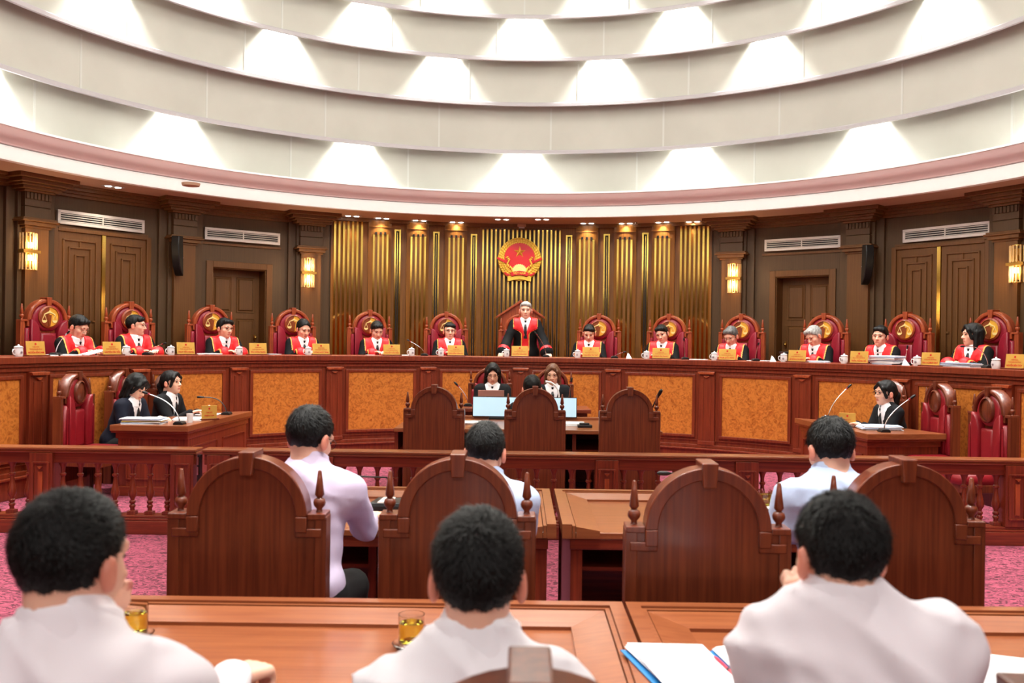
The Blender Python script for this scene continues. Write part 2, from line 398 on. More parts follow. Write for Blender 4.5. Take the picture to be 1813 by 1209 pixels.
# dark grooves between the centre slats
m = MB()
for i in range(-9, 9):
    t = wang(AX+7.6*(i+.5)); m.arc(WC, WR-.034, WR, DAIS+.1, HC+(HY-405)*15.7/F, t-.0012, t+.0012, 1)
m.build('groove_strip', BLACK, wall)['kind'] = 'stuff'

# pilasters
def pilaster(px, n, blank=False):
    p, r = flat_at(px); e = struct(empty('trim_%d' % n, (p.x, p.y, 0), r))
    m = MB(); m.bx(-.34, .34, -.07, .02, DAIS, 3.6); m.build('backing', WALLD, e, bevel=.006)
    m = MB(); m.bx(-.225, .225, -.13, .0, DAIS, 3.55); m.build('side_reveal', WALLD, e, bevel=.006)
    m = MB(); m.bx(-.165, .165, -.20, .0, DAIS, 3.12); m.bx(-.19, .19, -.23, 0, DAIS, DAIS+.25); m.build('shaft', WALLW, e, bevel=.006)
    m = MB(); m.bx(-.19, .19, -.22, 0, 3.09, 3.12); m.bx(-.22, .22, -.26, 0, 3.12, 3.17); m.bx(-.26, .26, -.29, 0, 3.17, 3.195); m.bx(-.24, .24, -.27, 0, 3.195, 3.22); m.build('lower_cornice', WALLW, e, bevel=.005)
    m = MB(); m.bx(-.185, .185, -.21, 0, 3.22, 3.36); m.bx(-.17, .17, -.195, 0, 3.36, 3.37); m.bx(-.185, .185, -.21, 0, 3.37, 3.55); m.build('neck_block', WALLD, e, bevel=.004)
    for k in range(7):
        m = MB(); m.prism([(-.02, 3.46), (.02, 3.46), (.02, 3.545), (-.02, 3.545)], -.235, -.2, 'Y'); o = m.build('dentil', WALLD, e, bevel=.006); o.location = (-.156+k*.052, 0, 0)
    m = MB()
    for w, d, z0, z1 in ((.22, .25, 3.55, 3.58), (.27, .30, 3.58, 3.62), (.31, .34, 3.62, 3.65), (.36, .40, 3.65, 3.70), (.42, .46, 3.70, ZSOF)): m.bx(-w, w, -d, 0, z0, z1)
    m.build('cornice', WALLW, e, bevel=.006)
for i, px in enumerate((543, 1299, 315, 1527, 46, 1796)): pilaster(px, 2+i)
# crown moulding round the wall
m = MB()
for a, b in ((-1.4, c0), (c1, 1.4)):
    for d, z0, z1 in ((.05, 3.60, 3.64), (.09, 3.64, 3.68), (.15, 3.68, 3.72), (.21, 3.72, ZSOF)): m.arc(WC, WR-d, WR+.02, z0, z1, a, b)
struct(m.build('trim_9', WALLW, bevel=0))
m = MB()
for a, b in ((wang(352), wang(494)), (wang(1348), wang(1490))): m.arc(WC, WR-.025, WR+.02, 3.15, 3.185, a, b)
for a, b in ((wang(88), wang(258)), (wang(1584), wang(1754))): m.arc(WC, WR-.03, WR+.02, 3.16, 3.20, a, b)
struct(m.build('trim_10', WALLW))

# doors
def panel_door(px0, px1, n, hinge):
    t0, t1 = wang(px0), wang(px1); tm = (t0+t1)/2; w = WR*(t1-t0); p = pol(WC, WR, tm)
    e = struct(empty('door_%d' % n, (p.x, p.y, 0), -tm))
    m = MB(); m.bx(-w/2-.02, w/2+.02, .22, .27, DAIS, ZDO+.02); m.build('door_leaf', WALLW, e)
    for ix in (-1, 1):
        for z0, z1 in ((DAIS+.12, 1.35), (1.45, 2.02), (2.12, 2.68)):
            cx = ix*w*.22; hw = w*.17
            m = MB(); m.prism([(cx-hw, z0), (cx+hw, z0), (cx+hw, z1), (cx-hw, z1)], 0, 0, 'Y', layers=[(.225, 0), (.205, .0), (.215, .02), (.215, .035), (.195, .06)]); m.build('door_panel', WALLW, e)
    m = MB()
    for s in (-1, 1): m.bx(min(s*w/2, s*(w/2+.10)), max(s*w/2, s*(w/2+.10)), -.05, .05, DAIS, ZDO+.10); m.bx(min(s*(w/2-.015), s*w/2), max(s*(w/2-.015), s*w/2), -.03, .24, DAIS, ZDO)
    m.bx(-w/2, w/2, -.05, .05, ZDO, ZDO+.10); m.bx(-w/2, w/2, -.03, .24, ZDO-.015, ZDO)
    m.build('door_frame', WALLW, e, bevel=.008)
    m = MB(); m.ball((hinge*w*.40, .17, 1.72), .028); m.box((hinge*w*.40, .205, 1.72), (.03, .04, .09)); m.build('door_handle', BRASSD, e, 40)
panel_door(374, 469, 1, 1); panel_door(1373, 1468, 2, -1)
def tall_door(px0, px1, n):
    t0, t1 = wang(px0), wang(px1); tm = (t0+t1)/2; w = WR*(t1-t0); p = pol(WC, WR-.02, tm)
    e = struct(empty('door_%d' % n, (p.x, p.y, 0), -tm)); H = 3.12
    for s in (-1, 1):
        m = MB(); m.bx(min(s*.03, s*w/2), max(s*.03, s*w/2), -.04, .06, DAIS, H); leaf = m.build('door_leaf', PANELD, e, bevel=.006)
        c = s*(.03+w/2)/2
        for k, (hw, top, bot) in enumerate(((w*.185, H-.10, DAIS+.05), (w*.125, H-.20, DAIS+.15), (w*.06, H-.30, DAIS+.9))):
            m = MB(); b = .022
            m.bx(c-hw, c-hw+b, -.065, -.035, bot, top); m.bx(c+hw-b, c+hw, -.065, -.035, bot, top); m.bx(c-hw, c+hw, -.065, -.035, top-b, top)
            if k == 2: m.bx(c-hw, c+hw, -.065, -.035, bot, bot+b)
            m.build('moulding', PANELD, e, bevel=.004)
        m = MB(); m.bx(c-.012, c+.012, -.06, -.035, H-.20, H-.10)
        for q in (-1, 1): m.bx(c+q*w*.155-.02, c+q*w*.155+.02, -.06, -.035, 1.9, 1.925)
        m.build('moulding_block', PANELD, e)
    m = MB(); m.bx(-.026, .026, -.055, .04, DAIS+.02, H); m.build('brass_strip', BRASS, e)
    m = MB()
    for s in (-1, 1): m.bx(min(s*w/2, s*(w/2+.07)), max(s*w/2, s*(w/2+.07)), -.07, .05, DAIS, H+.04)
    m.bx(-w/2, w/2, -.07, .05, H, H+.05); m.build('door_frame', PANELD, e, bevel=.006)
PANELD = WALLW
tall_door(97, 254, 3); tall_door(1588, 1745, 4)

# vents, sconces, speakers
def vent(px0, px1, label):
    t0, t1 = wang(px0), wang(px1); tm = (t0+t1)/2; w = 2*WR*math.sin((t1-t0)/2); p = pol(WC, WR-.075, tm, 3.31)
    e = empty('air_vent', p, -tm, label, 'vent', 'air vents in the panelled wall')
    h = .15
    m = MB(); m.bx(-w/2, w/2, 0, .08, -h/2, h/2, mi=0); m.build('vent_box', BLACK, e)
    m = MB(); b = .018
    for z in (-h/2, h/2): m.bx(-w/2-b, w/2+b, -.015, .03, z-b, z+b)
    for x in (-w/2, w/2, 0): bb = b if x else .008; m.bx(x-bb, x+bb, -.015, .03, -h/2, h/2)
    m.build('vent_frame', VENTW, e)
    for k in range(4):
        m = MB(); m.box((0, 0, 0), (w, .028, .006), Matrix.Rotation(.5, 4, 'X')); o = m.build('louvre', VENTW, e); o.location = (0, -.004, -h/2+.03+k*.03)
vent(98, 247, 'white slotted air vent above the tall double door at far left')
vent(360, 489, 'narrow white slotted air vent above the left panelled door')
vent(1356, 1486, 'narrow white slotted air vent above the right panelled door')
vent(1602, 1753, 'white slotted air vent above the tall double door at far right')
def sconce(px, label, lit=(1, 1), parent=None):
    X, Y, t = on(px-AX, WC, WR-.20); p = pol(WC, WR-.20, t, 2.78)
    e = empty('wall_sconce', p, -t, label, 'wall lamp', 'crystal wall sconces on the pilasters')
    m = MB(); m.bx(-.05, .05, -.03, .0, -.20, .20); m.bx(-.12, .12, -.10, -.0, -.018, .018); m.build('bracket', BRASSD, e)
    for k, s in enumerate((1, -1)):
        for i in range(9):
            a = PI*(i/8); x = .105*math.cos(a); y = -.11*math.sin(a)-.005
            m = MB(); m.tube([(x, y, s*.025), (x, y, s*.235)], .0115, 6); m.build('crystal_rod', CRYS, e, 60)
        m = MB(); m.tube([(0, -.055, s*.045), (0, -.055, s*.115)], .026, 10); m.build('bulb', BULB if lit[k] else BRASSD, e, 60)
        m = MB(); m.tube([(.105*math.cos(PI*i/8), -.11*math.sin(PI*i/8)-.005, s*.235) for i in range(9)], .006, 6); m.build('crystal_rim', BRASS, e, 60)
        if lit[k]:
            q = pol(WC, WR-.20-.16, t, 2.78+s*.12); lamp('POINT', 'sconce_light', q, 5.0, (1, .72, .42), shadow_soft_size=.04)
sconce(543, 'lit crystal wall sconce on the pilaster just left of the slatted centre')
sconce(1299, 'lit crystal wall sconce on the pilaster just right of the slatted centre')
sconce(46, 'lit crystal wall sconce on the pilaster at the far left edge')
sconce(1803, 'crystal wall sconce at the far right edge with only its lower bulb lit', (0, 1))
def speaker(px, s, label):
    X, Y, t = on(px-AX, WC, WR-.42); p = pol(WC, WR-.30, t, 2.9)
    e = empty('wall_speaker', p, -t, label, 'loudspeaker', 'curved column speakers on the pilasters')
    pts = [(0.02, .30), (-.11, .29), (-.125, .15), (-.11, .0), (-.07, -.15), (.0, -.27), (.05, -.29), (.04, -.1), (.03, .1)]
    m = MB(); m.prism(pts, -.06, .06, 'X'); o = m.build('speaker_body', BLACK, e, 40, bevel=.012); o.rotation_euler = (0, 0, s*.9)
    m = MB(); m.tube([(0, .02, .1), (0, .30, .1)], .02, 8); m.build('speaker_bracket', BLACK, e, 40)
    m = MB(); m.ball((s*-.02, -.10, -.03), .008); m.build('indicator', CHROME, e, 40)
speaker(321, -1, 'black curved column speaker on the left pilaster beside the tall door')
speaker(1525, 1, 'black curved column speaker on the right pilaster beside the tall door')

# recessed double downlights in the soffit
def downlight(pxa, py, label, wash=True, xy=None):
    if xy is None:
        yy = py-(pxa-AX)*ROLL; Y = (ZSOF-HC)*F/(HY-yy); X = (pxa-AX)*Y/F
    else: X, Y = xy
    e = empty('recessed_downlight', (X, Y, ZSOF), -math.atan2(X, Y-DC), label, 'ceiling light', 'twin recessed downlights in the soffit')
    m = MB(); m.bx(-.14, .14, -.07, .07, -.006, .0); m.build('trim_plate', LIPM, e)
    for s in (-1, 1):
        m = MB(); m.lathe([(.040, -.010), (.040, -.004)], 20); o = m.build('lamp_lens', LED, e); o.location = (s*.070, 0, 0)
    if wash: lamp('SPOT', 'downlight_beam', (X, Y, ZSOF-.03), K_WASH, (1, .86, .66), (X*.10, (Y-DC)*.10, -3.0), spot_size=math.radians(100), spot_blend=.6, shadow_soft_size=.05)
dl = [(621, 382), (674, 386), (740, 390), (806, 393), (886, 388), (957, 388), (1037, 395), (1105, 395), (1170, 393), (1224, 392)]
words = ['above the far left brass slats', 'above the first fluted column from the left', 'above the second fluted column', 'above the third fluted column', 'just left of the emblem', 'just right of the emblem', 'above the fourth fluted column', 'above the fifth fluted column', 'above the sixth fluted column', 'above the far right brass slats']
for (x, y), wd in zip(dl, words): downlight(x, y, 'twin recessed ceiling downlight '+wd)
downlight(197, 330, 'twin recessed ceiling downlight over the left double door'); downlight(1652, 356, 'twin recessed ceiling downlight over the right double door')
for k in range(9):
    t = PI+(k-4)*.19; q = pol(DC, RS+.35, t); downlight(0, 0, 'twin recessed downlight in the soffit over the audience', False, (q.x, q.y))
m = MB(); m.lathe([(.11, -.035), (.12, 0)], 20); p = at(345, 351, 11.9); o = m.build('smoke_detector', SOFF, None, 40); o.location = (p.x*2.054/2.0, 12.0, ZSOF); tag(o, 'round beige ceiling detector over the left wall speaker', 'detector')
def ceil_thing(px, py, fn):
    yy = py-(px-AX)*ROLL; Y = (ZSOF-HC)*F/(HY-yy); return ((px-AX)*Y/F, Y, ZSOF)
for px, py, lb in ((367, 357, 'small ceiling sprinkler near the left wall speaker'), (753, 391, 'small ceiling sprinkler above the fluted columns left of the emblem'), (1123, 393, 'small ceiling sprinkler above the fluted columns right of the emblem'), (1511, 374, 'small ceiling sprinkler near the right wall speaker')):
    m = MB(); m.lathe([(.006, -.05), (.03, -.048), (.03, -.044), (.008, -.04), (.012, -.01), (.03, -.004), (.03, 0)], 12); o = m.build('ceiling_sprinkler', CHROME, None, 40); o.location = ceil_thing(px, py, 0); tag(o, lb, 'sprinkler', 'ceiling sprinklers')
e = empty('security_camera', ceil_thing(1412, 384, 0), 0, 'black dome security camera hanging by the right sconce pilaster', 'camera')
m = MB(); m.lathe([(.06, -.07), (.085, -.06), (.09, -.02), (.09, 0)], 20); m.build('mount', BLACK, e, 40); m = MB(); m.ball((0, 0, -.09), (.055, .055, .07), 14, 9); m.build('lens_dome', BLACK, e, 60)
e = empty('projector_mount', ceil_thing(921, 397, 0), 0, 'small pale box on the ceiling above the national emblem', 'fixture')
m = MB(); m.bx(-.075, .075, -.05, .05, -.05, 0); m.build('box_body', SOFF, e, bevel=.01); m = MB(); m.bx(-.05, .05, -.035, .035, -.07, -.05); m.build('lower_lip', LIPM, e)

# ------------------------------------------------------------------ lettering
def letters(txt, size, mat, parent, loc, rot=(PI/2, 0, 0), ext=.0008, align='CENTER', maxw=None, name='lettering'):
    c = bpy.data.curves.new('txt', 'FONT'); c.body = txt; c.size = size; c.align_x = align; c.align_y = 'CENTER'; c.extrude = ext; c.resolution_u = 2; c.offset = size*.012
    t = bpy.data.objects.new('txt', c); COL.objects.link(t); bpy.context.view_layer.update()
    me = bpy.data.meshes.new_from_object(t.evaluated_get(bpy.context.evaluated_depsgraph_get()))
    w = t.dimensions.x; bpy.data.objects.remove(t)
    me.materials.clear(); me.materials.append(mat)
    o = link(name, me, parent); o.location = loc; o.rotation_euler = rot
    if maxw and w > maxw: o.scale = (maxw/w, 1, 1)
    return o
# national emblem
def emblem():
    X, Y, t = on(918-AX, WC, WR-.16); p = pol(WC, WR-.16, t, 0); p.z = at(918, 459, p.y).z
    e = empty('national_emblem', p, -t, 'round gold and red state emblem mounted on the brass slats', 'emblem'); S = 1.0
    R = .385
    m = MB(); m.prism(circ(0, 0, R*.97, 0, 2*PI, 40)[:-1], -.03, .03, 'Y'); m.build('gold_backing', GOLDE, e, bevel=.008)
    m = MB(); m.prism(circ(0, .03, R*.68, 0, 2*PI, 40)[:-1], -.05, -.02, 'Y'); m.build('red_disc', REDE, e, bevel=.005)
    for s in (-1, 1):
        m = MB()
        for row, rr in enumerate((.74, .83, .92)):
            for k in range(22):
                a = -PI*.42+k*(PI*.90)/21+row*.03; x = s*R*rr*math.cos(a); z = R*rr*math.sin(a)*1.0+.0
                M = Matrix.Translation((x, -.045, z)) @ Matrix.Rotation(s*(a-.5)*-1, 4, 'Y')
                m.ball((0, 0, 0), (.013, .012, .024), 6, 4, M)
        for k in range(14):
            a = -PI*.40+k*.105; x = s*R*.60*math.cos(a)*(.9+.1*math.sin(k)); z = R*.64*math.sin(a)
            m.ball((0, 0, 0), (.014, .014, .030), 6, 4, Matrix.Translation((x, -.06, z)) @ Matrix.Rotation(-s*(a+.9), 4, 'Y'))
        o = m.build('rice_wreath', GOLDE, e, 60); o['kind'] = 'stuff'
        m = MB(); a = s*.28
        m.prism([(s*.235, -.035), (s*.385, .035), (s*.385, -.005), (s*.24, -.075)][::s], -.066, -.03, 'Y'); m.build('side_ribbon', REDE, e, bevel=.004)
        m = MB(); m.prism([(s*.16, -.27), (s*.27, -.225), (s*.25, -.27), (s*.19, -.30)][::s], -.07, -.03, 'Y'); m.build('ribbon_fold', REDE, e, bevel=.004)
    star = [((.105 if i % 2 == 0 else .042)*math.sin(i*PI/5), .12+(.105 if i % 2 == 0 else .042)*math.cos(i*PI/5)) for i in range(10)]
    m = MB(); vs = [(x, -.05, z) for x, z in star]+[(0, -.085, .12)]; m.add(vs, [(i, (i+1) % 10, 10) for i in range(10)]+[tuple(range(10))]); m.build('gold_star', GOLDS, e)
    cg = []
    for i in range(25):
        a = PI*i/24; r = .135 if i % 2 else .118; cg.append((r*math.cos(a), -.215+r*math.sin(a)))
    m = MB(); m.prism(cg, -.07, -.03, 'Y'); m.build('cogwheel', CREAM, e, bevel=.004)
    m = MB(); m.prism(circ(0, -.215, .07, 0, PI, 14), -.08, -.03, 'Y'); m.build('cog_hub', CREAM, e, bevel=.004)
    rb = [(-.16, -.24), (-.08, -.215), (0, -.205), (.08, -.215), (.16, -.24), (.14, -.305), (.07, -.285), (0, -.278), (-.07, -.285), (-.14, -.305)]
    m = MB(); m.prism(rb, -.085, -.04, 'Y'); m.build('red_scroll', REDE, e, bevel=.004)
    g = [(-.21, -.27), (-.14, -.305), (0, -.28), (.14, -.305), (.21, -.27), (.20, -.39), (.10, -.365), (0, -.345), (-.10, -.365), (-.20, -.39)]
    m = MB(); m.prism(g, -.06, -.02, 'Y'); m.build('gold_scroll', GOLDE, e, bevel=.006)
    letters('VI\u1ec6T NAM', .05, GOLDE, e, (0, -.088, -.248), maxw=.21)
    return e
emblem()
# ================================================================== FURNITURE
# --- judges' bench
def bench():
    e = empty('judges_bench', (0, BC, 0), 0, 'long curved mahogany judges bench with orange burl panels and fluted pilasters', 'bench')
    a0, a1 = -1.53, 1.53; R = BR
    m = MB(); m.arc(0, R, R+.20, .23, ZB-.12, a0, a1); m.build('front_body', BENCHW, e)
    m = MB(); m.arc(0, R-.07, R+.70, ZB-.075, ZB, a0, a1); m.build('worktop', BENCHW, e, bevel=.008)
    m = MB(); m.arc(0, R-.045, R+.18, ZB-.11, ZB-.075, a0, a1); m.arc(0, R-.02, R+.18, ZB-.16, ZB-.11, a0, a1); m.build('top_moulding', BENCHW, e, bevel=.006)
    m = MB(); m.arc(0, R-.06, R+.2, .0, .205, a0, a1); m.arc(0, R-.10, R+.2, .205, .23, a0, a1); m.arc(0, R-.05, R+.2, .23, .275, a0, a1); m.build('base_plinth', BENCHW, e, bevel=.006)
    D = math.radians(14.7); off = .0025
    def cpx(k): return k*D+off
    for k in range(-5, 6):
        t = cpx(k); M = Matrix.Rotation(-t, 4, 'Z')
        m = MB(); m.bx(-.115, .115, R-.045, R+.02, .275, ZB-.16, M); m.bx(-.125, .125, R-.06, R+.02, .275, .33, M)
        o = m.build('pilaster', BENCHW, e, bevel=.005)
        m = MB()
        for q in (-.055, .055): m.bx(q-.010, q+.010, R-.056, R-.04, .36, ZB-.27, M)
        m.build('pilaster_rib', BENCHW, o, bevel=.003)
        m = MB(); m.prism([(-.125, ZB-.165), (.125, ZB-.165), (.105, ZB-.20), (-.105, ZB-.20)], R-.085, R-.04, 'Y', M); m.build('capital', CHAIRL, o, bevel=.004)
        m = MB(); m.prism([(-.045, ZB-.222), (.045, ZB-.222), (.012, ZB-.25), (-.012, ZB-.25)], R-.07, R-.04, 'Y', M); m.build('wedge_drop', CHAIRL, o, bevel=.003)
    for k in range(-6, 6):
        t = cpx(k+.5); h = math.radians(10.3)/2; z0, z1 = .40, ZB-.225
        m = MB(); m.arc(0, R-.012, R+.02, z0, z1, t-h, t+h, 8); m.build('burl_panel', BURL, e)
        m = MB(); b = .034; dt = b/R
        m.arc(0, R-.032, R+.02, z1-.012, z1+b-.008, t-h-dt, t+h+dt, 8); m.arc(0, R-.032, R+.02, z0-b+.008, z0+.012, t-h-dt, t+h+dt, 8)
        m.arc(0, R-.030, R+.02, z0, z1, t-h-dt, t-h+.002, 1); m.arc(0, R-.030, R+.02, z0, z1, t+h-.002, t+h+dt, 1); m.build('panel_moulding', BENCHW, e, bevel=.006)
        m = MB(); m.arc(0, R-.018, R+.02, z0-.07, z0-.06, t-h-2.6*dt, t+h+2.6*dt, 8); m.build('panel_bead', BENCHW, e)
bench()

# --- chairs (local: forward is +Y, the back stands over y = 0)
def arch_outline(W, H, ra, zc, zb, zs, n=22):
    return [(-W/2, zb), (W/2, zb), (W/2, zs), (ra, zs)]+circ(0, zc, ra, 0, PI, n)+[(-ra, zs), (-W/2, zs)]
def chair(kind, W, H, label, group, name):
    e = empty(name, (0, 0, 0), 0, label, 'chair', group)
    fw = CHAIRL if kind == 'judge' else CHAIRW
    lea = LEATHER if kind == 'judge' else LEATHERR
    ra = .378*W; zc = H-.02-ra; zs = H-.41*W; ri = ra-.075*W
    seat = .46 if kind != 'judge' else .50
    m = MB(); m.prism(arch_outline(W*.995, H, ra*.985, zc, .16, zs), .0, .045, 'Y'); m.build('back_panel', fw, e, bevel=.004)
    # arched border, proud on both faces
    m = MB(); n = 26; vs = []; fs = []
    for i in range(n+1):
        t = PI*i/n; c_, s_ = math.cos(t), math.sin(t)
        for (r, y) in ((ri, -.012), (ra, -.016), (ra, .085), (ra-.02*W, .10), (ri+.015*W, .10), (ri, .085)): vs.append((r*c_, y, zc+r*s_))
    for i in range(n):
        for q in range(6): j = (q+1) % 6; fs.append((i*6+q, i*6+j, i*6+6+j, i*6+6+q))
    fs += [tuple(range(5, -1, -1)), tuple(n*6+q for q in range(6))]
    m.add(vs, fs)
    for s in (-1, 1):
        m.bx(min(s*ri, s*ra), max(s*ri, s*ra), -.016, .09, zs-.10*W, zc)
        m.bx(min(s*ri, s*(W/2-.03*W)), max(s*ri, s*(W/2-.03*W)), -.012, .02, zs-.13*W, zs-.075*W)
    m.build('arch_frame', fw, e, 40, bevel=.004)
    for s in (-1, 1): m = MB(); m.bx(min(s*W/2, s*(W/2-.075*W)), max(s*W/2, s*(W/2-.075*W)), -.006, .085, .0, zs); m.build('back_post', fw, e, bevel=.004)
    m = MB(); k = .048*W; m.prism([(-k*.8, H-.15*W), (k*.8, H-.15*W), (k, H-.02), (k*1.05, H+.0), (-k*1.05, H+.0), (-k, H-.02)], -.035, .115, 'Y'); m.build('keystone', fw, e, bevel=.005)
    for s in (-1, 1):
        u = W; m = MB()
        m.lathe([(.035*u, 0), (.035*u, .012*u), (.02*u, .022*u), (.018*u, .04*u), (.036*u, .062*u), (.04*u, .08*u), (.034*u, .10*u), (.016*u, .112*u), (.022*u, .118*u), (.030*u, .13*u), (.012*u, .28*u), (.006*u, .285*u)], 14)
        o = m.build('finial', fw, e, 50); o.location = (s*.44*W, .04, zs)
        m = MB(); m.bx(-.058*W, .058*W, -.052, .052, -.012, .012); o = m.build('post_cap', fw, e, bevel=.004); o.location = (s*.437*W, .04, zs)
    # upholstery on the front
    def pad(name, poly, y0=.045, d=.05, ins=.022, mat=lea): 
        m = MB(); m.prism(poly, 0, 0, 'Y', layers=[(y0, 0), (y0+d*.55, .0), (y0+d*.85, ins*.45), (y0+d, ins*1.2), (y0+d*1.04, ins*2.2)]); return m.build(name, mat, e, 80)
    zb = seat+.04; md = .34*W; mz = H-md      # medallion centre
    mr = .168*W
    pad('arch_pad', circ(0, zc, ri-.004, -.30, PI+.30, 26)+circ(0, mz, mr*1.02, PI*1.18, PI*1.82, 10)[::1] if False else circ(0, zc, ri-.004, -.22, PI+.22, 26)+[(-.20*W, H-.52*W), (-.09*W, H-.585*W), (.09*W, H-.585*W), (.20*W, H-.52*W)], .045, .045)
    for s in (-1, 1):
        wing = [(s*.345*W, zb), (s*.345*W, H-.385*W), (s*.30*W, H-.39*W), (s*.235*W, H-.43*W), (s*.19*W, H-.50*W), (s*.165*W, H-.58*W), (s*.155*W, H-.70*W), (s*.15*W, zb)]
        pad('wing_pad', wing if s < 0 else wing[::-1], .05, .075, .011)
        sp = [(s*.35*W, zb), (s*.42*W, zb), (s*.42*W, H-.54*W), (s*.35*W, H-.535*W)]
        pad('side_pad', sp if s > 0 else sp[::-1], .05, .065)
    pad('centre_pad', [(-.145*W, zb), (.145*W, zb), (.145*W, H-.62*W), (-.145*W, H-.62*W)], .05, .06)
    m = MB()
    for (r0, r1, y) in ((mr, mr*1.16, .125),):
        vs = []; fs = []
        for i in range(28):
            t = 2*PI*i/28
            sx = 1.0 if kind == 'judge' else .82
            for (r, yy) in ((r0, .05), (r0, y), (r1, y-.012), (r1, .05)): vs.append((r*math.cos(t)*sx, yy, mz+r*math.sin(t)))
        for i in range(28):
            for q in range(3): a = i*4+q; b = ((i+1) % 28)*4+q; fs.append((a, b, b+1, a+1))
        m.add(vs, fs)
    mb = m.build('medallion_ring', fw, e, 50)
    if kind == 'judge':
        m = MB(); m.prism(circ(0, mz, mr, PI/2, 3*PI/2, 16), .09, .112, 'Y'); m.build('gold_half_disc', GOLDF, e)
        m = MB(); m.prism(circ(0, mz, mr, -PI/2, PI/2, 16), .09, .112, 'Y'); m.build('brown_half_disc', BROWNF, e)
        m = MB(); u = mr; y0, y1 = .112, .120
        def P(pts, mi=0): m.prism([(x*u, mz+z*u) for x, z in pts], y0, y1, 'Y', mi=mi)
        P([(-.62, .28), (-.62, .20), (0, .42), (.62, .20), (.62, .28), (.1, .56), (0, .72), (-.1, .56)])
        for s in (-1, 1):
            P([(s*.58-.02, .24), (s*.58+.02, .24), (s*.58+.26, -.35), (s*.58+.22, -.35), (s*.58, .16), (s*.58-.22, -.35), (s*.58-.26, -.35)])
            P(circ(s*.58, -.35, .28, PI, 2*PI, 8))
        m.build('scales_inlay', CREAM, e)
        m = MB(); P([(-.22, .18), (0, .22), (.0, -.95), (-.08, -.95)], 0); m.prism([((-.24)*u, mz+.2*u), (.24*u, mz+.2*u), (.06*u, mz-.95*u), (-.06*u, mz-.95*u)], .112, .118, 'Y'); m.build('centre_inlay', BROWNF, e)
    else:
        m = MB(); m.prism([(x*.82, z) for x, z in circ(0, 0, mr, 0, 2*PI, 26)[:-1]], 0, 0, 'Y', layers=[(.08, 0), (.10, 0), (.112, .02), (.112, .03), (.118, .04)]); o = m.build('oval_medallion', fw, e, 40); o.location = (0, 0, mz)
    # seat, arms, legs
    m = MB(); D = .50; wv = W*.44
    m.prism([(-wv, .06), (wv, .06), (wv*1.0, D+.02), (wv*.9, D+.05), (-wv*.9, D+.05), (-wv, D+.02)], 0, 0, 'Z', layers=[(seat-.06, .0), (seat-.02, -.008), (seat+.02, .004), (seat+.04, .03), (seat+.045, .06)]); m.build('seat_cushion', lea, e, 80)
    m = MB(); m.bx(-W*.46, W*.46, .03, D+.03, seat-.13, seat-.06); m.build('seat_frame', fw, e, bevel=.006)
    for s in (-1, 1):
        x = s*W*.455
        if kind != 'judge':
            for y in (.06, D-.02):
                m = MB(); q = W*.42; m.add([(s*q+a*.025, y+b*.025, seat-.1) for a, b in ((-1, -1), (1, -1), (1, 1), (-1, 1))]+[(s*q+a*.016, y+b*.016, 0) for a, b in ((-1, -1), (1, -1), (1, 1), (-1, 1))], [(0, 1, 2, 3), (7, 6, 5, 4), (0, 4, 5, 1), (1, 5, 6, 2), (2, 6, 7, 3), (3, 7, 4, 0)]); m.build('leg', fw, e)
            continue
        m = MB()
        m.prism([(.06, seat+.22), (.40, seat+.20), (.44, seat+.215), (.44, seat+.24), (.40, seat+.245), (.06, seat+.26)], x-.03, x+.03, 'X'); o = m.build('armrest', fw, e, bevel=.008)
        m = MB(); m.prism([(.36, seat-.1), (.41, seat-.1), (.42, seat+.1), (.40, seat+.21), (.36, seat+.21), (.375, seat+.1)], x-.02, x+.02, 'X'); m.build('arm_post', fw, e, bevel=.005)
        m = MB(); m.prism([(.09, seat+.245), (.38, seat+.235), (.36, seat+.262), (.10, seat+.272)], x-.026, x+.026, 'X'); m.build('arm_pad', lea, e, bevel=.008)
        for y in (.06, D-.02):
            m = MB(); q = W*.42; m.add([(s*q+a*.025, y+b*.025, seat-.1) for a, b in ((-1, -1), (1, -1), (1, 1), (-1, 1))]+[(s*q+a*.016, y+b*.016, 0) for a, b in ((-1, -1), (1, -1), (1, 1), (-1, 1))], [(0, 1, 2, 3), (7, 6, 5, 4), (0, 4, 5, 1), (1, 5, 6, 2), (2, 6, 7, 3), (3, 7, 4, 0)]); m.build('leg', fw, e)
    return e
CHZ, CHR = 8.16, 6.79
ordn = ['leftmost judge', 'second judge from the left', 'third judge from the left', 'woman judge fourth from the left', 'fifth judge from the left', 'judge just left of the standing judge', 'standing judge', 'judge just right of the standing judge', 'fifth judge from the right', 'grey-haired judge bowed over papers', 'silver-haired judge reading', 'judge behind the tall stack of files', 'woman judge at the right end']
jc = chair('judge', .72, 1.486, '', 'judges chairs behind the bench', 'judge_chair')
CHX = [77, 225, 370, 516, 653, 789, 921, 1061, 1186, 1315, 1463, 1609, 1762]
for k, px in enumerate(CHX):
    X, Y, t = on(px-AX, CHZ, CHR)
    c = spawn(jc, (X, Y, DAIS), PI-t, 'tall burgundy chair with scales medallion behind the '+ordn[k])
    if k == 6:
        W = .70; m = MB(); m.prism([(-.33, 1.10), (.33, 1.10), (.33, 1.44), (0, 1.66), (-.33, 1.44)], -.05, -.004, 'Y'); m.build('gable_panel', CHAIRL, c)
        for s in (-1, 1):
            m = MB(); m.prism([(s*.40, 1.39), (s*.40, 1.425), (0, 1.70), (0, 1.655)][::s], -.09, .06, 'Y'); m.build('gable_moulding', CHAIRL, c, bevel=.005)
        c['label'] = 'wide judge chair with a pitched wooden gable behind the standing judge'
pc = chair('public', .62, 1.26, '', 'arched mahogany chairs of the audience and clerks', 'arched_chair')
def pchair(px, Y, rz, label, z=0.0):
    return spawn(pc, ((px-AX)*Y/F, Y, z), rz, label)
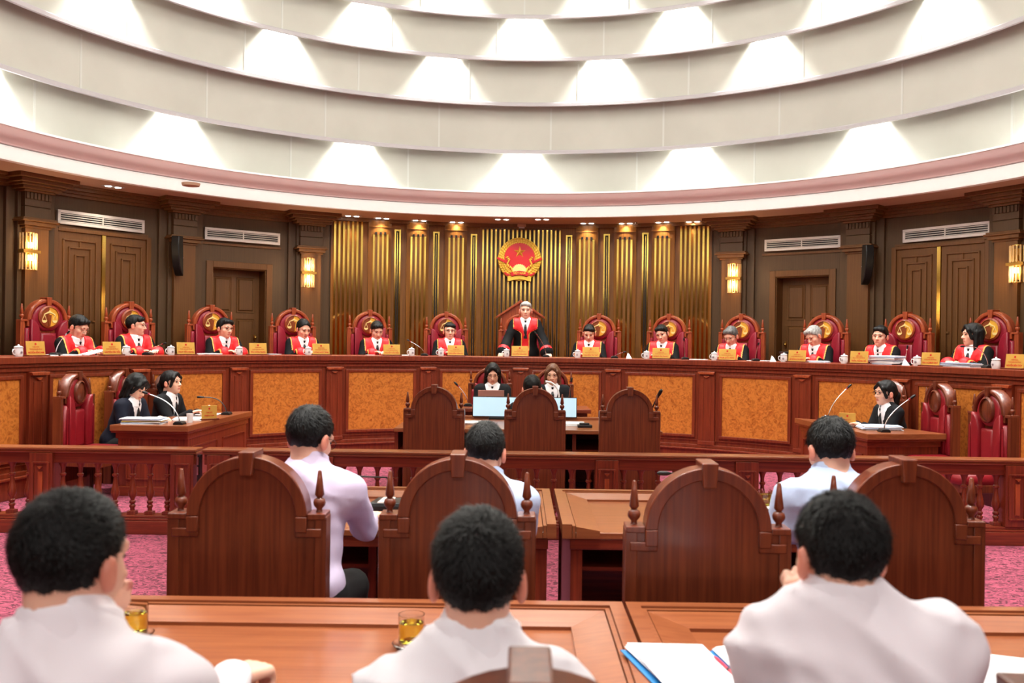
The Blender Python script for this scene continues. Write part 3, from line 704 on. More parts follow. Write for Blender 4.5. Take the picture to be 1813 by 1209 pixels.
# middle row, seen from behind
pchair(442, 3.54, .02, 'arched dark wooden chair back in the middle row, leftmost, empty centre panel facing us')
pchair(814, 3.56, 0, 'arched wooden chair back in the middle row, second from the left')
pchair(1258, 3.38, -.02, 'arched wooden chair back in the middle row, third from the left, with paler grain')
pchair(1608, 3.58, -.03, 'arched dark wooden chair back in the middle row, rightmost')
# front row, close to the camera
pchair(947, 1.20, 0, 'blurred chair top with keystone at the bottom centre edge')
pchair(1890, 1.12, -.05, 'blurred chair top at the bottom right corner'); pchair(60, .80, .1, 'audience chair under the nearest man at left'); pchair(1500, 1.0, 0, 'audience chair under the nearest man at right')
# clerks' row in front of the bench, seen from behind
pchair(770, 9.15, .0, 'arched wooden chair back behind the rail, left of three')
pchair(949, 9.1, 0, 'arched wooden chair back behind the rail, middle of three, hiding a seated person')
pchair(1117, 9.15, -.02, 'arched wooden chair back behind the rail, right of three')
# clerks' chairs facing us in front of the bench
PL = .10
pchair(869, 12.85, PI, 'red leather chair behind the clerk with the rose laptop', PL); pchair(978, 12.85, PI-.05, 'red leather chair behind the light-haired clerk', PL)
# side chairs
def schair(px, X, rz, label): 
    Y = X*F/(px-AX); o = spawn(pc, (X, Y, 0), rz, label); o.scale = (1, 1, 1.055); return o
schair(127, -4.80, -PI/2-.10, 'empty red leather chair with oval medallion, leftmost in front of the bench')
schair(210, -4.78, -PI/2-.05, 'red leather chair with oval medallion beside the woman in navy')
schair(282, -4.55, -PI/2, 'chair under the woman with the ponytail at the left desk')
schair(1590, 4.62, PI/2, 'chair under the woman with glasses at the right desk')
schair(1672, 4.74, PI/2+.12, 'empty red leather chair with oval medallion right of the right desk')
schair(1766, 4.62, PI/2+.16, 'empty red leather chair with oval medallion, rightmost in front of the bench')

# --- balustrade
RY = 7.9
def balustrade(x0, x1, posts, label, gate=False):
    e = empty('balustrade', (0, RY, 0), 0, label, 'railing', 'turned wooden balustrade across the court')
    def X(px): return (px-AX)*RY/F
    X0, X1 = X(x0), X(x1)
    m = MB(); m.bx(X0, X1, -.09, .09, .715, .74); m.bx(X0, X1, -.075, .075, .69, .715); m.build('handrail', DESKTOP, e, bevel=.008)
    m = MB(); m.bx(X0+.01, X1-.01, -.05, .05, .60, .69); m.build('top_beam', WOODX, e, bevel=.005)
    m = MB(); m.bx(X0, X1, -.11, .11, 0, .115); m.bx(X0, X1, -.095, .095, .115, .135); m.bx(X0, X1, -.075, .075, .135, .155); m.build('base_plinth', WOODX, e, bevel=.005)
    for p in posts:
        m = MB(); xc = X(p); m.bx(xc-.10, xc+.10, -.085, .085, .155, .69); o = m.build('post', WOOD, e, bevel=.005)
        m = MB(); w = .066
        for s in (-1, 1): m.bx(xc+s*w-.010, xc+s*w+.010, -.097, -.08, .22, .61)
        m.bx(xc-w, xc+w, -.097, -.08, .60, .615); m.bx(xc-w, xc+w, -.097, -.08, .215, .23); m.build('post_moulding', WOOD, o, bevel=.003)
        m = MB(); m.bx(xc-.02, xc+.02, -.094, -.08, .26, .53); m.prism([(xc-.022, .575), (xc+.022, .575), (xc, .55)], -.105, -.08, 'Y'); m.build('post_drop', CHAIRL, o)
    prof = [(.030, .0), (.034, .03), (.020, .035), (.018, .055), (.026, .065), (.026, .08), (.016, .09), (.026, .10), (.027, .115), (.016, .125), (.020, .14), (.034, .165), (.036, .19), (.030, .22), (.020, .27), (.0165, .31), (.0165, .325), (.027, .335), (.027, .348), (.017, .356), (.017, .385), (.021, .41), (.036, .443), (.036, .448)]
    me = None; ps = sorted(posts); allx = []
    px = x0+12
    rngs = [(x0-30 if gate else x0-15, ps[0])]+list(zip(ps, ps[1:]))+[(ps[-1], x1+15)]
    for a, b in rngs:
        n = 7
        if b-a < 200: cand = [b-246+246*(i+.5+.5)/8 for i in range(7)] if a == rngs[0][0] else [a+246*(i+1)/8 for i in range(7)]
        else: cand = [a+(b-a)*(i+1)/8 for i in range(7)]
        for q in cand:
            if q < x0+8 or q > x1-8: continue
            if abs(q-a) < 24 or abs(q-b) < 24: pass
            if me is None:
                m = MB(); m.lathe(prof, 14); m.bx(-.034, .034, -.034, .034, -.001, .028); o = m.build('baluster', WOOD, e, 45); me = o.data
            else: o = link('baluster', me, e)
            o.location = (X(q), 0, .155)
    return e
balustrade(-160, 356, [-162+10, 84, 331], 'left section of the turned wooden balustrade, ending at the gate hinge')
bal = balustrade(366, 1960, [395, 576, 830, 1076, 1322, 1568, 1795], 'long section of the turned wooden balustrade right of the gate hinge')
m = MB(); m.bx(-.012, .012, -.03, .03, 0, .55); o = m.build('hinge_plate', BLACK, bal); o.location = ((361-AX)*RY/F, -RY*0-.06, .14)
for k in range(2):
    m = MB(); m.tube([(-.012, -.10, 0), (-.012, -.10, .07)], .009, 8); o = m.build('hinge_pin', CHROME, bal, 40); o.location = ((363-AX)*RY/F, 0, .52+.085*k)

# --- audience desks (top surface with a raised border on the far and side edges)
def desk(x0, x1, y0, y1, label, zt=.765, sides=(1, 1)):
    e = empty('bench_desk', ((x0+x1)/2, (y0+y1)/2, 0), 0, label, 'desk', 'long mahogany desks of the audience')
    w, d = (x1-x0)/2, (y1-y0)/2
    m = MB(); m.bx(-w+.01, w-.01, -d+.012, d-.01, zt-.055, zt-.022); m.build('desk_top', DESKTOP, e, bevel=.004)
    m = MB(); b1, b2, b3 = .055, .075, .185
    # outer strip, step and sloped board of the far edge
    def far(prof, name):
        mm = MB(); pts = prof
        vs = []
        for (t, z) in pts: vs += [(-w+t, d-t, z), (w-t, d-t, z)]
        n = len(pts); fs = [(2*i, 2*i+1, 2*i+3, 2*i+2) for i in range(n-1)]+[tuple(2*i for i in range(n))[::-1], tuple(2*i+1 for i in range(n)), (0, 2*n-2, 2*n-1, 1)]
        mm.add(vs, fs)
        for s in (-1, 1):
            vs = []
            for (t, z) in pts: vs += [(s*(w-t), d-t, z), (s*(w-t), -d, z)]
            mm.add(vs, [(2*i, 2*i+1, 2*i+3, 2*i+2) for i in range(n-1)]+[tuple(2*i for i in range(n))[::-1], tuple(2*i+1 for i in range(n)), (0, 2*n-2, 2*n-1, 1)])
        return mm.build(name, DESKTOP, e)
    far([(0, zt-.05), (0, zt+.022), (.048, zt+.022), (.048, zt-.05)], 'outer_border')
    far([(.050, zt-.05), (.050, zt+.014), (.066, zt+.014), (.066, zt-.05)], 'border_bead')
    far([(.070, zt-.05), (.070, zt+.010), (.19, zt-.010), (.19, zt-.05)], 'sloped_border')
    m = MB(); m.bx(-w+.03, w-.03, d-.06, d-.03, .06, zt-.055); m.build('modesty_panel', WOODX, e)
    m = MB(); m.bx(-w+.04, w-.04, -d+.02, -d+.045, zt-.11, zt-.055); m.build('apron', WOODX, e, bevel=.004)
    m = MB(); m.bx(-w+.06, w-.06, -d+.22, d-.06, .50, .52); m.build('inner_shelf', WOODX, e)
    for s in (-1, 1):
        x = s*(w-.075); m = MB(); m.bx(x-.03, x+.03, -d+.04, d-.03, .0, zt-.055); m.build('side_panel', WOOD, e, bevel=.004)
    m = MB(); m.bx(-.02, .02, -d+.2, d-.06, 0, zt-.055); m.build('divider', WOOD, e)
    return e
desk(-1.72, .195, 4.55, 5.66, 'desk in the middle row, left of the central gap')
desk(.225, 2.20, 4.55, 5.66, 'desk in the middle row, right of the central gap')
desk(-1.62, .372, 2.08, 3.20, 'nearest desk at left with two tea glasses and a phone')
desk(.384, 2.36, 2.08, 3.20, 'nearest desk at right with the blue folder')

# --- clerks' furniture beyond the rail
def side_desk(poly, label, zt=.765, name='clerk_desk'):
    e = empty(name, (0, 0, 0), 0, label, 'desk')
    cx = sum(p[0] for p in poly)/4; cy = sum(p[1] for p in poly)/4
    def shr(k): return [(cx+(x-cx)*k-0, cy+(y-cy)*k) for x, y in poly]
    m = MB(); m.prism(poly, zt-.065, zt, 'Z'); m.build('desk_top', DESKTOP, e, bevel=.006)
    m = MB(); m.prism(shr(.985), zt-.085, zt-.06, 'Z'); m.prism(shr(.93), zt-.15, zt-.085, 'Z'); m.build('top_moulding', WOODX, e, bevel=.004)
    m = MB(); m.prism(shr(.90), .10, zt-.15, 'Z'); m.build('desk_body', WOOD, e)
    m = MB(); m.prism(shr(.94), 0, .10, 'Z'); m.build('base', WOODX, e, bevel=.004)
    q = shr(.90)
    for i in range(4):
        a, b = Vector(q[i]), Vector(q[(i+1) % 4]); L = (b-a).length; mid = (a+b)/2; ang = math.atan2((b-a).y, (b-a).x)
        n = 2 if L > 1.3 else 1
        for k in range(n):
            c = a+(b-a)*((k+.5)/n); M = Matrix.Translation((c.x, c.y, 0)) @ rotz(ang); h = L/n/2-.09
            m = MB()
            m.bx(-h, h, -.014, .014, zt-.25, zt-.235, M); m.bx(-h, h, -.014, .014, .17, .185, M); m.bx(-h, -h+.015, -.014, .014, .17, zt-.235, M); m.bx(h-.015, h, -.014, .014, .17, zt-.235, M)
            m.build('panel_moulding', WOOD, e, bevel=.003)
    return e
side_desk([(-4.36, 9.62), (-3.52, 9.60), (-3.46, 11.70), (-4.02, 11.35)], 'left side desk with files, microphones and a nameplate')
side_desk([(3.74, 9.70), (4.66, 9.84), (4.30, 11.0), (3.58, 11.75)], 'right side desk with papers, a mug and a nameplate')
e = empty('table', (.05, 0, 0), 0, 'open fronted clerks table behind the rail holding two monitors', 'table')
m = MB(); m.bx(-1.4, 1.5, 9.75, 11.15, .715, .76); m.build('table_top', DESKTOP, e, bevel=.006)
m = MB(); m.bx(-1.4, 1.5, 11.05, 11.15, .76, .79); m.build('rear_strip', DESKTOP, e, bevel=.004)
for x in (-1.38, -.45, .55, 1.46): m = MB(); m.bx(x-.02, x+.02, 9.80, 11.1, 0, .715); m.build('upright', WOOD, e)
m = MB(); m.bx(-1.38, 1.46, 10.0, 11.1, .50, .52); m.build('shelf', CHAIRL, e); m = MB(); m.bx(-1.38, 1.46, 11.08, 11.1, 0, .715); m.build('modesty_panel', WOODX, e)
e = empty('table', (0, 0, 0), 0, 'clerks desk in front of the judges bench where two women sit', 'table')
m = MB(); m.bx(-.74, .90, 11.35, 12.05, .815, .865); m.build('table_top', WOODX, e, bevel=.006)
m = MB(); m.bx(-.70, .86, 11.39, 12.02, .77, .815); m.build('top_moulding', WOODX, e, bevel=.01)
m = MB(); m.bx(-.64, .80, 11.43, 11.47, PL, .77); m.bx(-.64, -.60, 11.43, 12, PL, .77); m.bx(.76, .80, 11.43, 12, PL, .77); m.build('desk_body', WOODX, e)
m = MB(); m.bx(-1.6, 1.6, 11.3, 13.2, 0, PL); struct(m.build('trim_11', CARPET))
# ================================================================== PEOPLE (distance fields polygonised into continuous meshes)
def V(*a): return np.array(a, dtype=np.float64)
def nrm(v): return v/np.linalg.norm(v)
class Fld:
    def __init__(s, xs, ys, zs):
        s.ax = [np.asarray(a, dtype=np.float32) for a in (xs, ys, zs)]; s.D = np.full([len(a) for a in s.ax], .5, dtype=np.float32)
    def win(s, lo, hi):
        sl = tuple(slice(max(0, np.searchsorted(a, l)-1), np.searchsorted(a, h)+2) for a, l, h in zip(s.ax, lo, hi))
        return sl, np.meshgrid(*[a[q] for a, q in zip(s.ax, sl)], indexing='ij', sparse=True)
    def comb(s, sl, d, k, op):
        A = s.D[sl]
        if op == 's': d = -d; h = np.clip(.5-.5*(A-d)/k*-1*-1, 0, 1) if False else None
        if op == 'u':
            h = np.clip(.5+.5*(A-d)/k, 0, 1); s.D[sl] = A*(1-h)+d*h-k*h*(1-h)
        else:
            h = np.clip(.5-.5*(A-d)/k, 0, 1); s.D[sl] = A*(1-h)+d*h+k*h*(1-h)
    def cap(s, a, b, ra, rb=None, k=.015, op='u'):
        rb = ra if rb is None else rb; a = np.asarray(a, float); b = np.asarray(b, float); pad = max(ra, rb)+k+.035
        sl, (X, Y, Z) = s.win(np.minimum(a, b)-pad, np.maximum(a, b)+pad); ba = b-a; L = float(ba@ba)+1e-9
        h = np.clip(((X-a[0])*ba[0]+(Y-a[1])*ba[1]+(Z-a[2])*ba[2])/L, 0, 1)
        d = np.sqrt((X-a[0]-ba[0]*h)**2+(Y-a[1]-ba[1]*h)**2+(Z-a[2]-ba[2]*h)**2)-(ra+(rb-ra)*h)
        s.comb(sl, d, k, op)
    def ell(s, c, r, R=None, k=.015, op='u'):
        c = np.asarray(c, float); R = np.eye(3) if R is None else R; pad = max(r)+k+.035
        sl, (X, Y, Z) = s.win(c-pad, c+pad); x, y, z = X-c[0], Y-c[1], Z-c[2]
        q = [R[0, i]*x+R[1, i]*y+R[2, i]*z for i in range(3)]
        k0 = np.sqrt((q[0]/r[0])**2+(q[1]/r[1])**2+(q[2]/r[2])**2); k1 = np.sqrt((q[0]/r[0]**2)**2+(q[1]/r[1]**2)**2+(q[2]/r[2]**2)**2)+1e-6
        s.comb(sl, k0*(k0-1)/k1, k, op)
    def full(s): return np.meshgrid(*s.ax, indexing='ij', sparse=True)
    def mesh(s):
        D = s.D; D[0] = D[-1] = .1; D[:, 0] = D[:, -1] = .1; D[:, :, 0] = D[:, :, -1] = .1
        ins = D < 0; n = D.shape
        cnt = np.zeros([k-1 for k in n], np.int8)
        for i in (0, 1):
            for j in (0, 1):
                for k in (0, 1): cnt += ins[i:n[0]-1+i, j:n[1]-1+j, k:n[2]-1+k]
        act = (cnt > 0) & (cnt < 8); idx = np.argwhere(act); vid = np.full(act.shape, -1, np.int64); vid[act] = np.arange(len(idx))
        I, J, K = idx.T; acc = np.zeros((len(idx), 3)); num = np.zeros(len(idx))
        ax = s.ax
        def P(i, j, k): return np.stack([ax[0][i], ax[1][j], ax[2][k]], 1).astype(np.float64)
        cs = [(i, j, k) for i in (0, 1) for j in (0, 1) for k in (0, 1)]
        val = {c: D[I+c[0], J+c[1], K+c[2]].astype(np.float64) for c in cs}; pos = {c: P(I+c[0], J+c[1], K+c[2]) for c in cs}
        for a in cs:
            for d in range(3):
                if a[d]: continue
                b = tuple(1 if q == d else a[q] for q in range(3)); va, vb = val[a], val[b]; m = (va < 0) != (vb < 0)
                t = np.where(m, va/(va-vb+1e-12), 0); acc += np.where(m[:, None], pos[a]+(pos[b]-pos[a])*t[:, None], 0); num += m
        vs = acc/num[:, None]; quads = []
        for d in range(3):
            A = ins; sl0 = [slice(None)]*3; sl1 = [slice(None)]*3; sl0[d] = slice(0, -1); sl1[d] = slice(1, None)
            a, b = A[tuple(sl0)], A[tuple(sl1)]; e = np.argwhere(a != b)
            o = [(d+1) % 3, (d+2) % 3]
            e = e[(e[:, o[0]] > 0) & (e[:, o[1]] > 0) & (e[:, o[0]] < n[o[0]]-1) & (e[:, o[1]] < n[o[1]]-1)]
            def cell(du, dv): q = e.copy(); q[:, o[0]] -= du; q[:, o[1]] -= dv; return vid[q[:, 0], q[:, 1], q[:, 2]]
            qd = np.stack([cell(1, 1), cell(0, 1), cell(0, 0), cell(1, 0)], 1)
            fl_ = ~a[e[:, 0], e[:, 1], e[:, 2]]; qd[fl_] = qd[fl_][:, ::-1]; quads.append(qd)
        q = np.concatenate(quads); q = q[(q >= 0).all(1)]
        return vs, q
def np_mesh(name, vs, fs, mat, parent, smooth=True, col=None):
    me = bpy.data.meshes.new(name); nv, nf, w = len(vs), len(fs), fs.shape[1]
    me.vertices.add(nv); me.vertices.foreach_set('co', np.asarray(vs, np.float32).ravel())
    me.loops.add(nf*w); me.loops.foreach_set('vertex_index', fs.astype(np.int32).ravel())
    me.polygons.add(nf); me.polygons.foreach_set('loop_start', np.arange(0, nf*w, w, dtype=np.int32)); me.polygons.foreach_set('loop_total', np.full(nf, w, np.int32))
    me.polygons.foreach_set('use_smooth', np.full(nf, smooth)); me.materials.append(mat)
    if col is not None:
        ca = me.color_attributes.new('tone', 'FLOAT_COLOR', 'POINT'); ca.data.foreach_set('color', np.asarray(col, np.float32).ravel())
    me.update(calc_edges=True); me.validate()
    return link(name, me, parent)
def axis(lo, hi, h, fine=(), hf=.006):
    """non-uniform grid coordinates: step hf inside the fine intervals, h elsewhere"""
    out = [lo]
    while out[-1] < hi:
        x = out[-1]; f = any(a <= x <= b for a, b in fine); near = any(a-h < x < a for a, b in fine)
        out.append(x+(hf if f or near else h))
    return out
def skinmat():
    m = pm('skin', (226, 166, 132), .5, sss=.08); nt = m.node_tree; b = nt.nodes['Principled BSDF']
    at_ = nt.nodes.new('ShaderNodeAttribute'); at_.attribute_name = 'tone'; nt.links.new(at_.outputs['Color'], b.inputs['Base Color']); return m
SKIN = skinmat()
HAIRB = pm('black_hair', (5, 5, 5), .55, col2=(12, 10, 9), spec=.35, scale=(40, 40, 8), nscale=4, bump=.3)
HAIRG = pm('grey_hair', (186, 184, 180), .5, col2=(120, 118, 116), scale=(40, 40, 8), nscale=3, bump=.3)
HAIRD = pm('greying_hair', (112, 110, 108), .5, col2=(60, 58, 58), scale=(40, 40, 8), nscale=3, bump=.3)
HAIRN = pm('brown_hair', (120, 76, 50), .45, col2=(72, 44, 30), scale=(40, 40, 8), nscale=3, bump=.3)
EYEM = pm('dark_eye', (30, 20, 18), .25); BROWM = pm('eyebrow_hair', (34, 27, 25), .7)
ROBEM = pm('black_robe_cloth', (9, 9, 11), .8, bump=.15, nscale=3, scale=(4, 4, 1), spec=.25)
REDM = pm('red_robe_satin', (214, 26, 34), .5, bump=.12, nscale=4); PIPE = pm('yellow_piping', (240, 180, 90), .5)
SHIRTW = pm('white_shirt_cotton', (248, 247, 252), .8, bump=.25, nscale=5, scale=(2, 2, 1)); SHIRTP = pm('lilac_shirt_cotton', (214, 200, 226), .8, bump=.3, nscale=6)
SHIRTB = pm('pale_blue_shirt_cotton', (190, 206, 236), .8, bump=.25, nscale=6); SHIRTC = pm('cream_white_shirt_cotton', (246, 241, 247), .8, bump=.25, nscale=5)
NAVY = pm('navy_suit_cloth', (16, 20, 36), .8, bump=.15, nscale=6, spec=.3); SUIT = pm('black_suit_cloth', (16, 16, 20), .8, bump=.15, nscale=6, spec=.3)
TIEM = pm('black_tie', (16, 16, 22), .5); TROU = pm('black_trousers', (9, 9, 10), .8); SHOE = pm('black_shoe_leather', (12, 12, 12), .3)
GLASM = pm('dark_spectacle_metal', (40, 36, 36), .3, .8); GLASG = pm('pale_spectacle_metal', (150, 130, 110), .3, .8)

def person(name, label, target, root_z, rz, lean=.2, roll=0.0, yaw=0.0, pitch=.2, hroll=0.0, hands=None, stand=False, dress='robe',
           hair='short', hm=None, glasses=None, hs=1.0, shoulder=.178, fine=.0072, tone=1.0, shirt=None, group='people in the courtroom', strands=0, tie=True, belly=0.0, sc_=None, reach=None, bald=0, pivot=None, table=.765, fist=0.0, nk=.150, drop=.055, hoff=0.0):
    """target = world position of the head centre; the figure is scaled slightly so that its seat stays at the right height"""
    hm = hm or HAIRB; shirt = shirt or SHIRTW
    up = nrm(V(math.sin(roll), math.sin(lean), math.cos(lean))); right = nrm(V(1, 0, -math.tan(roll)*math.cos(lean) if roll else 0)); right = nrm(right-up*(right@up)); fwd = np.cross(up, right)
    neckdir = nrm(up*.45+V(0, .10+.25*max(pitch, 0), 1)*.55)
    SC = sc_ or 1.05; rel0 = up*.50+neckdir*nk+right*hoff
    hipz = (target[2]-root_z)/SC-rel0[2]; hipz = min(max(hipz, .46), .74) if not stand else hipz
    P = V(0, 0, hipz); N = P+up*.50; hc = N+neckdir*nk+right*hoff
    Rh = np.array((Matrix.Rotation(yaw, 3, 'Z') @ Matrix.Rotation(-pitch, 3, 'X') @ Matrix.Rotation(hroll, 3, 'Y')))
    S = [N-up*drop+right*s*shoulder*.93 for s in (-1, 1)]
    # default hands rest on the table in front
    tz = (table+.030-root_z)/SC
    if hands is None: hands = [V(-.11, S[0][1]+.33, 0), V(.11, S[0][1]+.31, 0)]
    Rzi = np.array(Matrix.Rotation(-rz, 3, 'Z')); l0 = V(target[0], target[1], root_z)-np.array(Matrix.Rotation(rz, 3, 'Z'))@V(hc[0]*SC, hc[1]*SC, 0)
    hands = [(Rzi@(V(*h[1:])-l0)/SC if h[0] == 'W' else hc+Rh@(V(*h[1:])*hs)) if isinstance(h, tuple) else np.asarray(h, float)+V(0, 0, tz) for h in hands]
    E = []
    for i, s in enumerate((-1, 1)):
        d = hands[i]-S[i]; L = np.linalg.norm(d); a, b = .285, .255
        if L > a+b-.01: hands[i] = S[i]+d/L*(a+b-.01); d = hands[i]-S[i]; L = a+b-.01
        x = (a*a-b*b+L*L)/(2*L); hgt = math.sqrt(max(a*a-x*x, 0)); dn = d/L
        pole = V(s*(.55 if dress == 'robe' else .28), -.25, -1.0); pole = pole-dn*(pole@dn); pole = nrm(pole); E.append(S[i]+dn*x+pole*hgt)
    def HL(x, y, z): return hc+Rh@(V(x, y, z)*hs)
    zs_ = SC
    # ---------------- body
    hx = [h[0] for h in hands]; hy = [h[1] for h in hands]; hz = [h[2] for h in hands]
    lo = np.min([hc-.16, *S, *hands, *E, P], 0)-.12; hi = np.max([hc+.16, *S, *hands, *E, P], 0)+.16
    hf = .135*hs
    legs_y = .62 if not stand else .2
    fx = [(hc[0]-hf, hc[0]+hf)]+[(x-.075, x+.075) for x in hx]; fy = [(hc[1]-hf-.01, hc[1]+hf+.01)]+[(y-.08, y+.19) for y in hy]; fz = [(hc[2]-hf-.02, hc[2]+hf)]+[(z-.07, z+.07) for z in hz]
    f = Fld(axis(min(lo[0], -.25), max(hi[0], .25), .025, fx, fine), axis(min(lo[1], -.22), max(hi[1], legs_y), .025, fy, fine), axis(0-.02, hi[2], .025, fz, fine))
    f.ell(P+up*.06, (.155, .115, .13), k=.05); f.ell(P+up*.22, (.135, .10, .15), k=.05); f.ell(P+up*.37, (.155, .105, .16), k=.05)
    f.cap(S[0]*.75+N*.25, S[1]*.75+N*.25, .055, k=.05); f.cap(N-up*.06, hc+Rh@V(0, -.03, -.03), .064*hs, .055*hs, k=.03)
    for i in range(2): f.cap(S[i], E[i], .048, .038, k=.03); f.cap(E[i], hands[i], .037, .025, k=.02)
    for s in (-1, 1):
        if stand: f.cap(P+V(s*.09, 0, -.05), V(s*.10, .02, .48), .085, .055, k=.04); f.cap(V(s*.10, .02, .48), V(s*.10, -.02, .08), .052, .035, k=.03); f.cap(V(s*.10, -.04, .05), V(s*.11, .14, .03), .035, .03, k=.02)
        else: f.cap(P+V(s*.09, .02, -.03), V(s*.13, .42, .52), .085, .06, k=.04); f.cap(V(s*.13, .42, .52), V(s*.14, .44, .09), .055, .035, k=.03); f.cap(V(s*.14, .42, .05), V(s*.15, .58, .035), .035, .028, k=.02)
    e3 = lambda c, r, k=.015, op='u': f.ell(HL(*c), tuple(q*hs for q in r), Rh, k, op)
    c3 = lambda a, b, ra, rb=None, k=.012, op='u': f.cap(HL(*a), HL(*b), ra*hs, (rb or ra)*hs, k, op)
    e3((0, -.012, .030), (.075, .094, .085), .02); e3((0, .022, -.045), (.058, .066, .062), .03); e3((0, .058, -.088), (.026, .026, .022), .025)
    for s in (-1, 1):
        e3((s*.040, .052, -.020), (.022, .025, .024), .02); e3((s*.031, .092, .010), (.017, .012, .010), .008, 's')
        f.ell(HL(s*.083, -.012, -.010), (.012*hs, .020*hs, .034*hs), Rh, .006); f.ell(HL(s*.093, -.004, -.006), (.006*hs, .010*hs, .018*hs), Rh, .004, 's'); c3((s*.012, .092, -.028), (s*.013, .090, -.026), .009, k=.006)
    c3((0, .082, .012), (0, .104, -.024), .007, .012, .010); c3((-.040, .074, .030), (.040, .074, .030), .012, k=.02)
    c3((-.018, .080, -.056), (.018, .080, -.056), .0075, k=.006); c3((-.014, .079, -.066), (.014, .079, -.066), .008, k=.006)
    # hands
    for i, s in enumerate((-1, 1)):
        w = hands[i]; d = nrm(w-E[i])
        if reach and reach[i] is not None: d = nrm(np.asarray(reach[i], float))
        else: d = nrm(V(d[0]-s*.25, max(d[1], .4), min(max(d[2], -.25), .25)))
        n_ = V(0, 0, 1)-d*d[2] if abs(d[2]) < .9 else V(0, -1, 0)-d*-d[1]; n_ = nrm(n_); r_ = np.cross(d, n_)   # r_ points to the hand's right
        th = -s    # thumbs point inwards
        for q, (off, ln) in enumerate(((-.030, .92), (-.010, 1.05), (.011, 1.0), (.031, .80))):
            o_ = off*-th*1.0; kn = w+d*.088*(1 if q in (1, 2) else .95)+r_*o_; f.cap(w+r_*o_*.5, kn, .0155, .0125, k=.012)
            fc = fist; m1 = kn+(d*(.034-.018*fc)+n_*-(.014+.018*fc))*ln; m2 = m1+(d*(.018-.034*fc)-n_*(.022-.006*fc))*ln; m3 = m2+(d*(.004-.020*fc)-n_*(.018-.020*fc))*ln
            f.cap(kn, m1, .0098, .009, k=.005); f.cap(m1, m2, .0088, .008, k=.004); f.cap(m2, m3, .0078, .007, k=.004)
        t0 = w+d*.020+r_*th*.018; t1 = t0+d*.032+r_*th*.026-n_*.008; t2 = t1+d*.030+r_*th*.004-n_*.010
        f.cap(t0, t1, .0135, .011, k=.010); f.cap(t1, t2, .0105, .0085, k=.005)
    vs, q = f.mesh(); rel = (vs-hc)@Rh/hs
    base = np.array(lin((238*tone, 186*tone, 160*tone)))[:3]; col = np.ones((len(vs), 4)); col[:, :3] = base
    lip = (np.abs(rel[:, 0]) < .021) & (rel[:, 2] > -.070) & (rel[:, 2] < -.053) & (rel[:, 1] > .07); col[lip, :3] = lin((206, 120, 108))[:3]
    ear = (np.abs(rel[:, 0]) > .074) & (np.abs(rel[:, 2]) < .045); col[ear, :3] = lin((228, 146, 122))[:3]
    # world transform
    Rz = np.array(Matrix.Rotation(rz, 3, 'Z')); off = Rz@(hc*zs_); loc = (target[0]-off[0], target[1]-off[1], root_z)
    if pivot is not None: loc = (pivot[0], pivot[1], root_z)
    e = empty(name, loc, rz, label, 'person', group)
    np_mesh('body', vs*zs_, q, SKIN, e, col=col)
    INFO = dict(loc=loc, s=zs_)
    # ---------------- hair
    sw = Rh.T
    def hairfield(h=.008):
        longh = hair in ('bob', 'long', 'pony', 'bun')
        low = .34 if hair in ('bob', 'long', 'pony') else .16
        g = Fld(np.arange(hc[0]-.17*hs, hc[0]+.17*hs, h), np.arange(hc[1]-.24*hs, hc[1]+.19*hs, h), np.arange(hc[2]-low*hs, hc[2]+.18*hs, h))
        G = g.full(); x, y, z = G[0]-hc[0], G[1]-hc[1], G[2]-hc[2]
        L = [(Rh[0, i]*x+Rh[1, i]*y+Rh[2, i]*z)/hs for i in range(3)]
        vol = .015 if hair == 'short' else .012 if hair == 'crop' else .018
        if bald: vol = .010
        g.ell(HL(0, -.018, .036), tuple(hs*v for v in (.077+vol*.38, .094+vol, .086+vol)), Rh)
        part = .012*np.sin(L[0]*40+1.0)
        hl = .066+bald*.035
        a = L[2]-(.008+np.clip(L[1]+.01, 0, 1)*((hl)/.075))-part*(L[1] > 0)     # hairline from ear top to forehead
        a = np.where(np.abs(L[0]) < .055, np.maximum(a, L[2]-hl-.004) if False else a, a)
        b_ = np.minimum(-.026-L[1], L[2]+(.085 if hair == 'short' else .070))  # back of the head
        sb = np.minimum(np.minimum(.016-L[1], L[1]+.03), L[2]+.012)            # sideburns
        keep = np.maximum(np.maximum(a, b_), sb)
        g.D = np.maximum(g.D, -keep*.8)
        if hair in ('bob', 'long'):
            ln = -.115 if hair == 'bob' else -.20
            for s in (-1, 1):
                g.cap(HL(s*.070, -.01, .03), HL(s*.085, .0, ln), .026*hs, .022*hs, k=.03); g.cap(HL(s*.055, -.06, .03), HL(s*.07, -.055, ln-.01), .038*hs, .034*hs, k=.03)
            g.cap(HL(0, -.08, .02), HL(0, -.075, ln-.01), .045*hs, .04*hs, k=.04)
            if hair == 'bob': g.cap(HL(-.05, .077, .066), HL(.05, .077, .062), .014*hs, k=.02); g.cap(HL(-.052, .078, .05), HL(-.02, .086, .036), .009*hs, k=.015); g.cap(HL(.02, .086, .038), HL(.05, .076, .05), .009*hs, k=.015)
        if longh and hair != 'bun':
            for s in (-1, 1): g.cap(HL(s*.012, .066, .098), HL(s*.056, .066, .052), .020*hs, .018*hs, k=.02); g.cap(HL(s*.056, .066, .052), HL(s*.076, .036, -.035), .018*hs, .014*hs, k=.015)
        elif hair in ('short', 'crop') and not strands:
            ss = 1 if len(label) % 2 else -1
            g.cap(HL(-ss*.040, .058, .090-bald*.008), HL(ss*.046, .052, .086-bald*.008), .022*hs, .028*hs, k=.03); g.cap(HL(ss*.01, .068, .090-bald*.012), HL(ss*.060, .050, .060), .014*hs, .012*hs, k=.02)
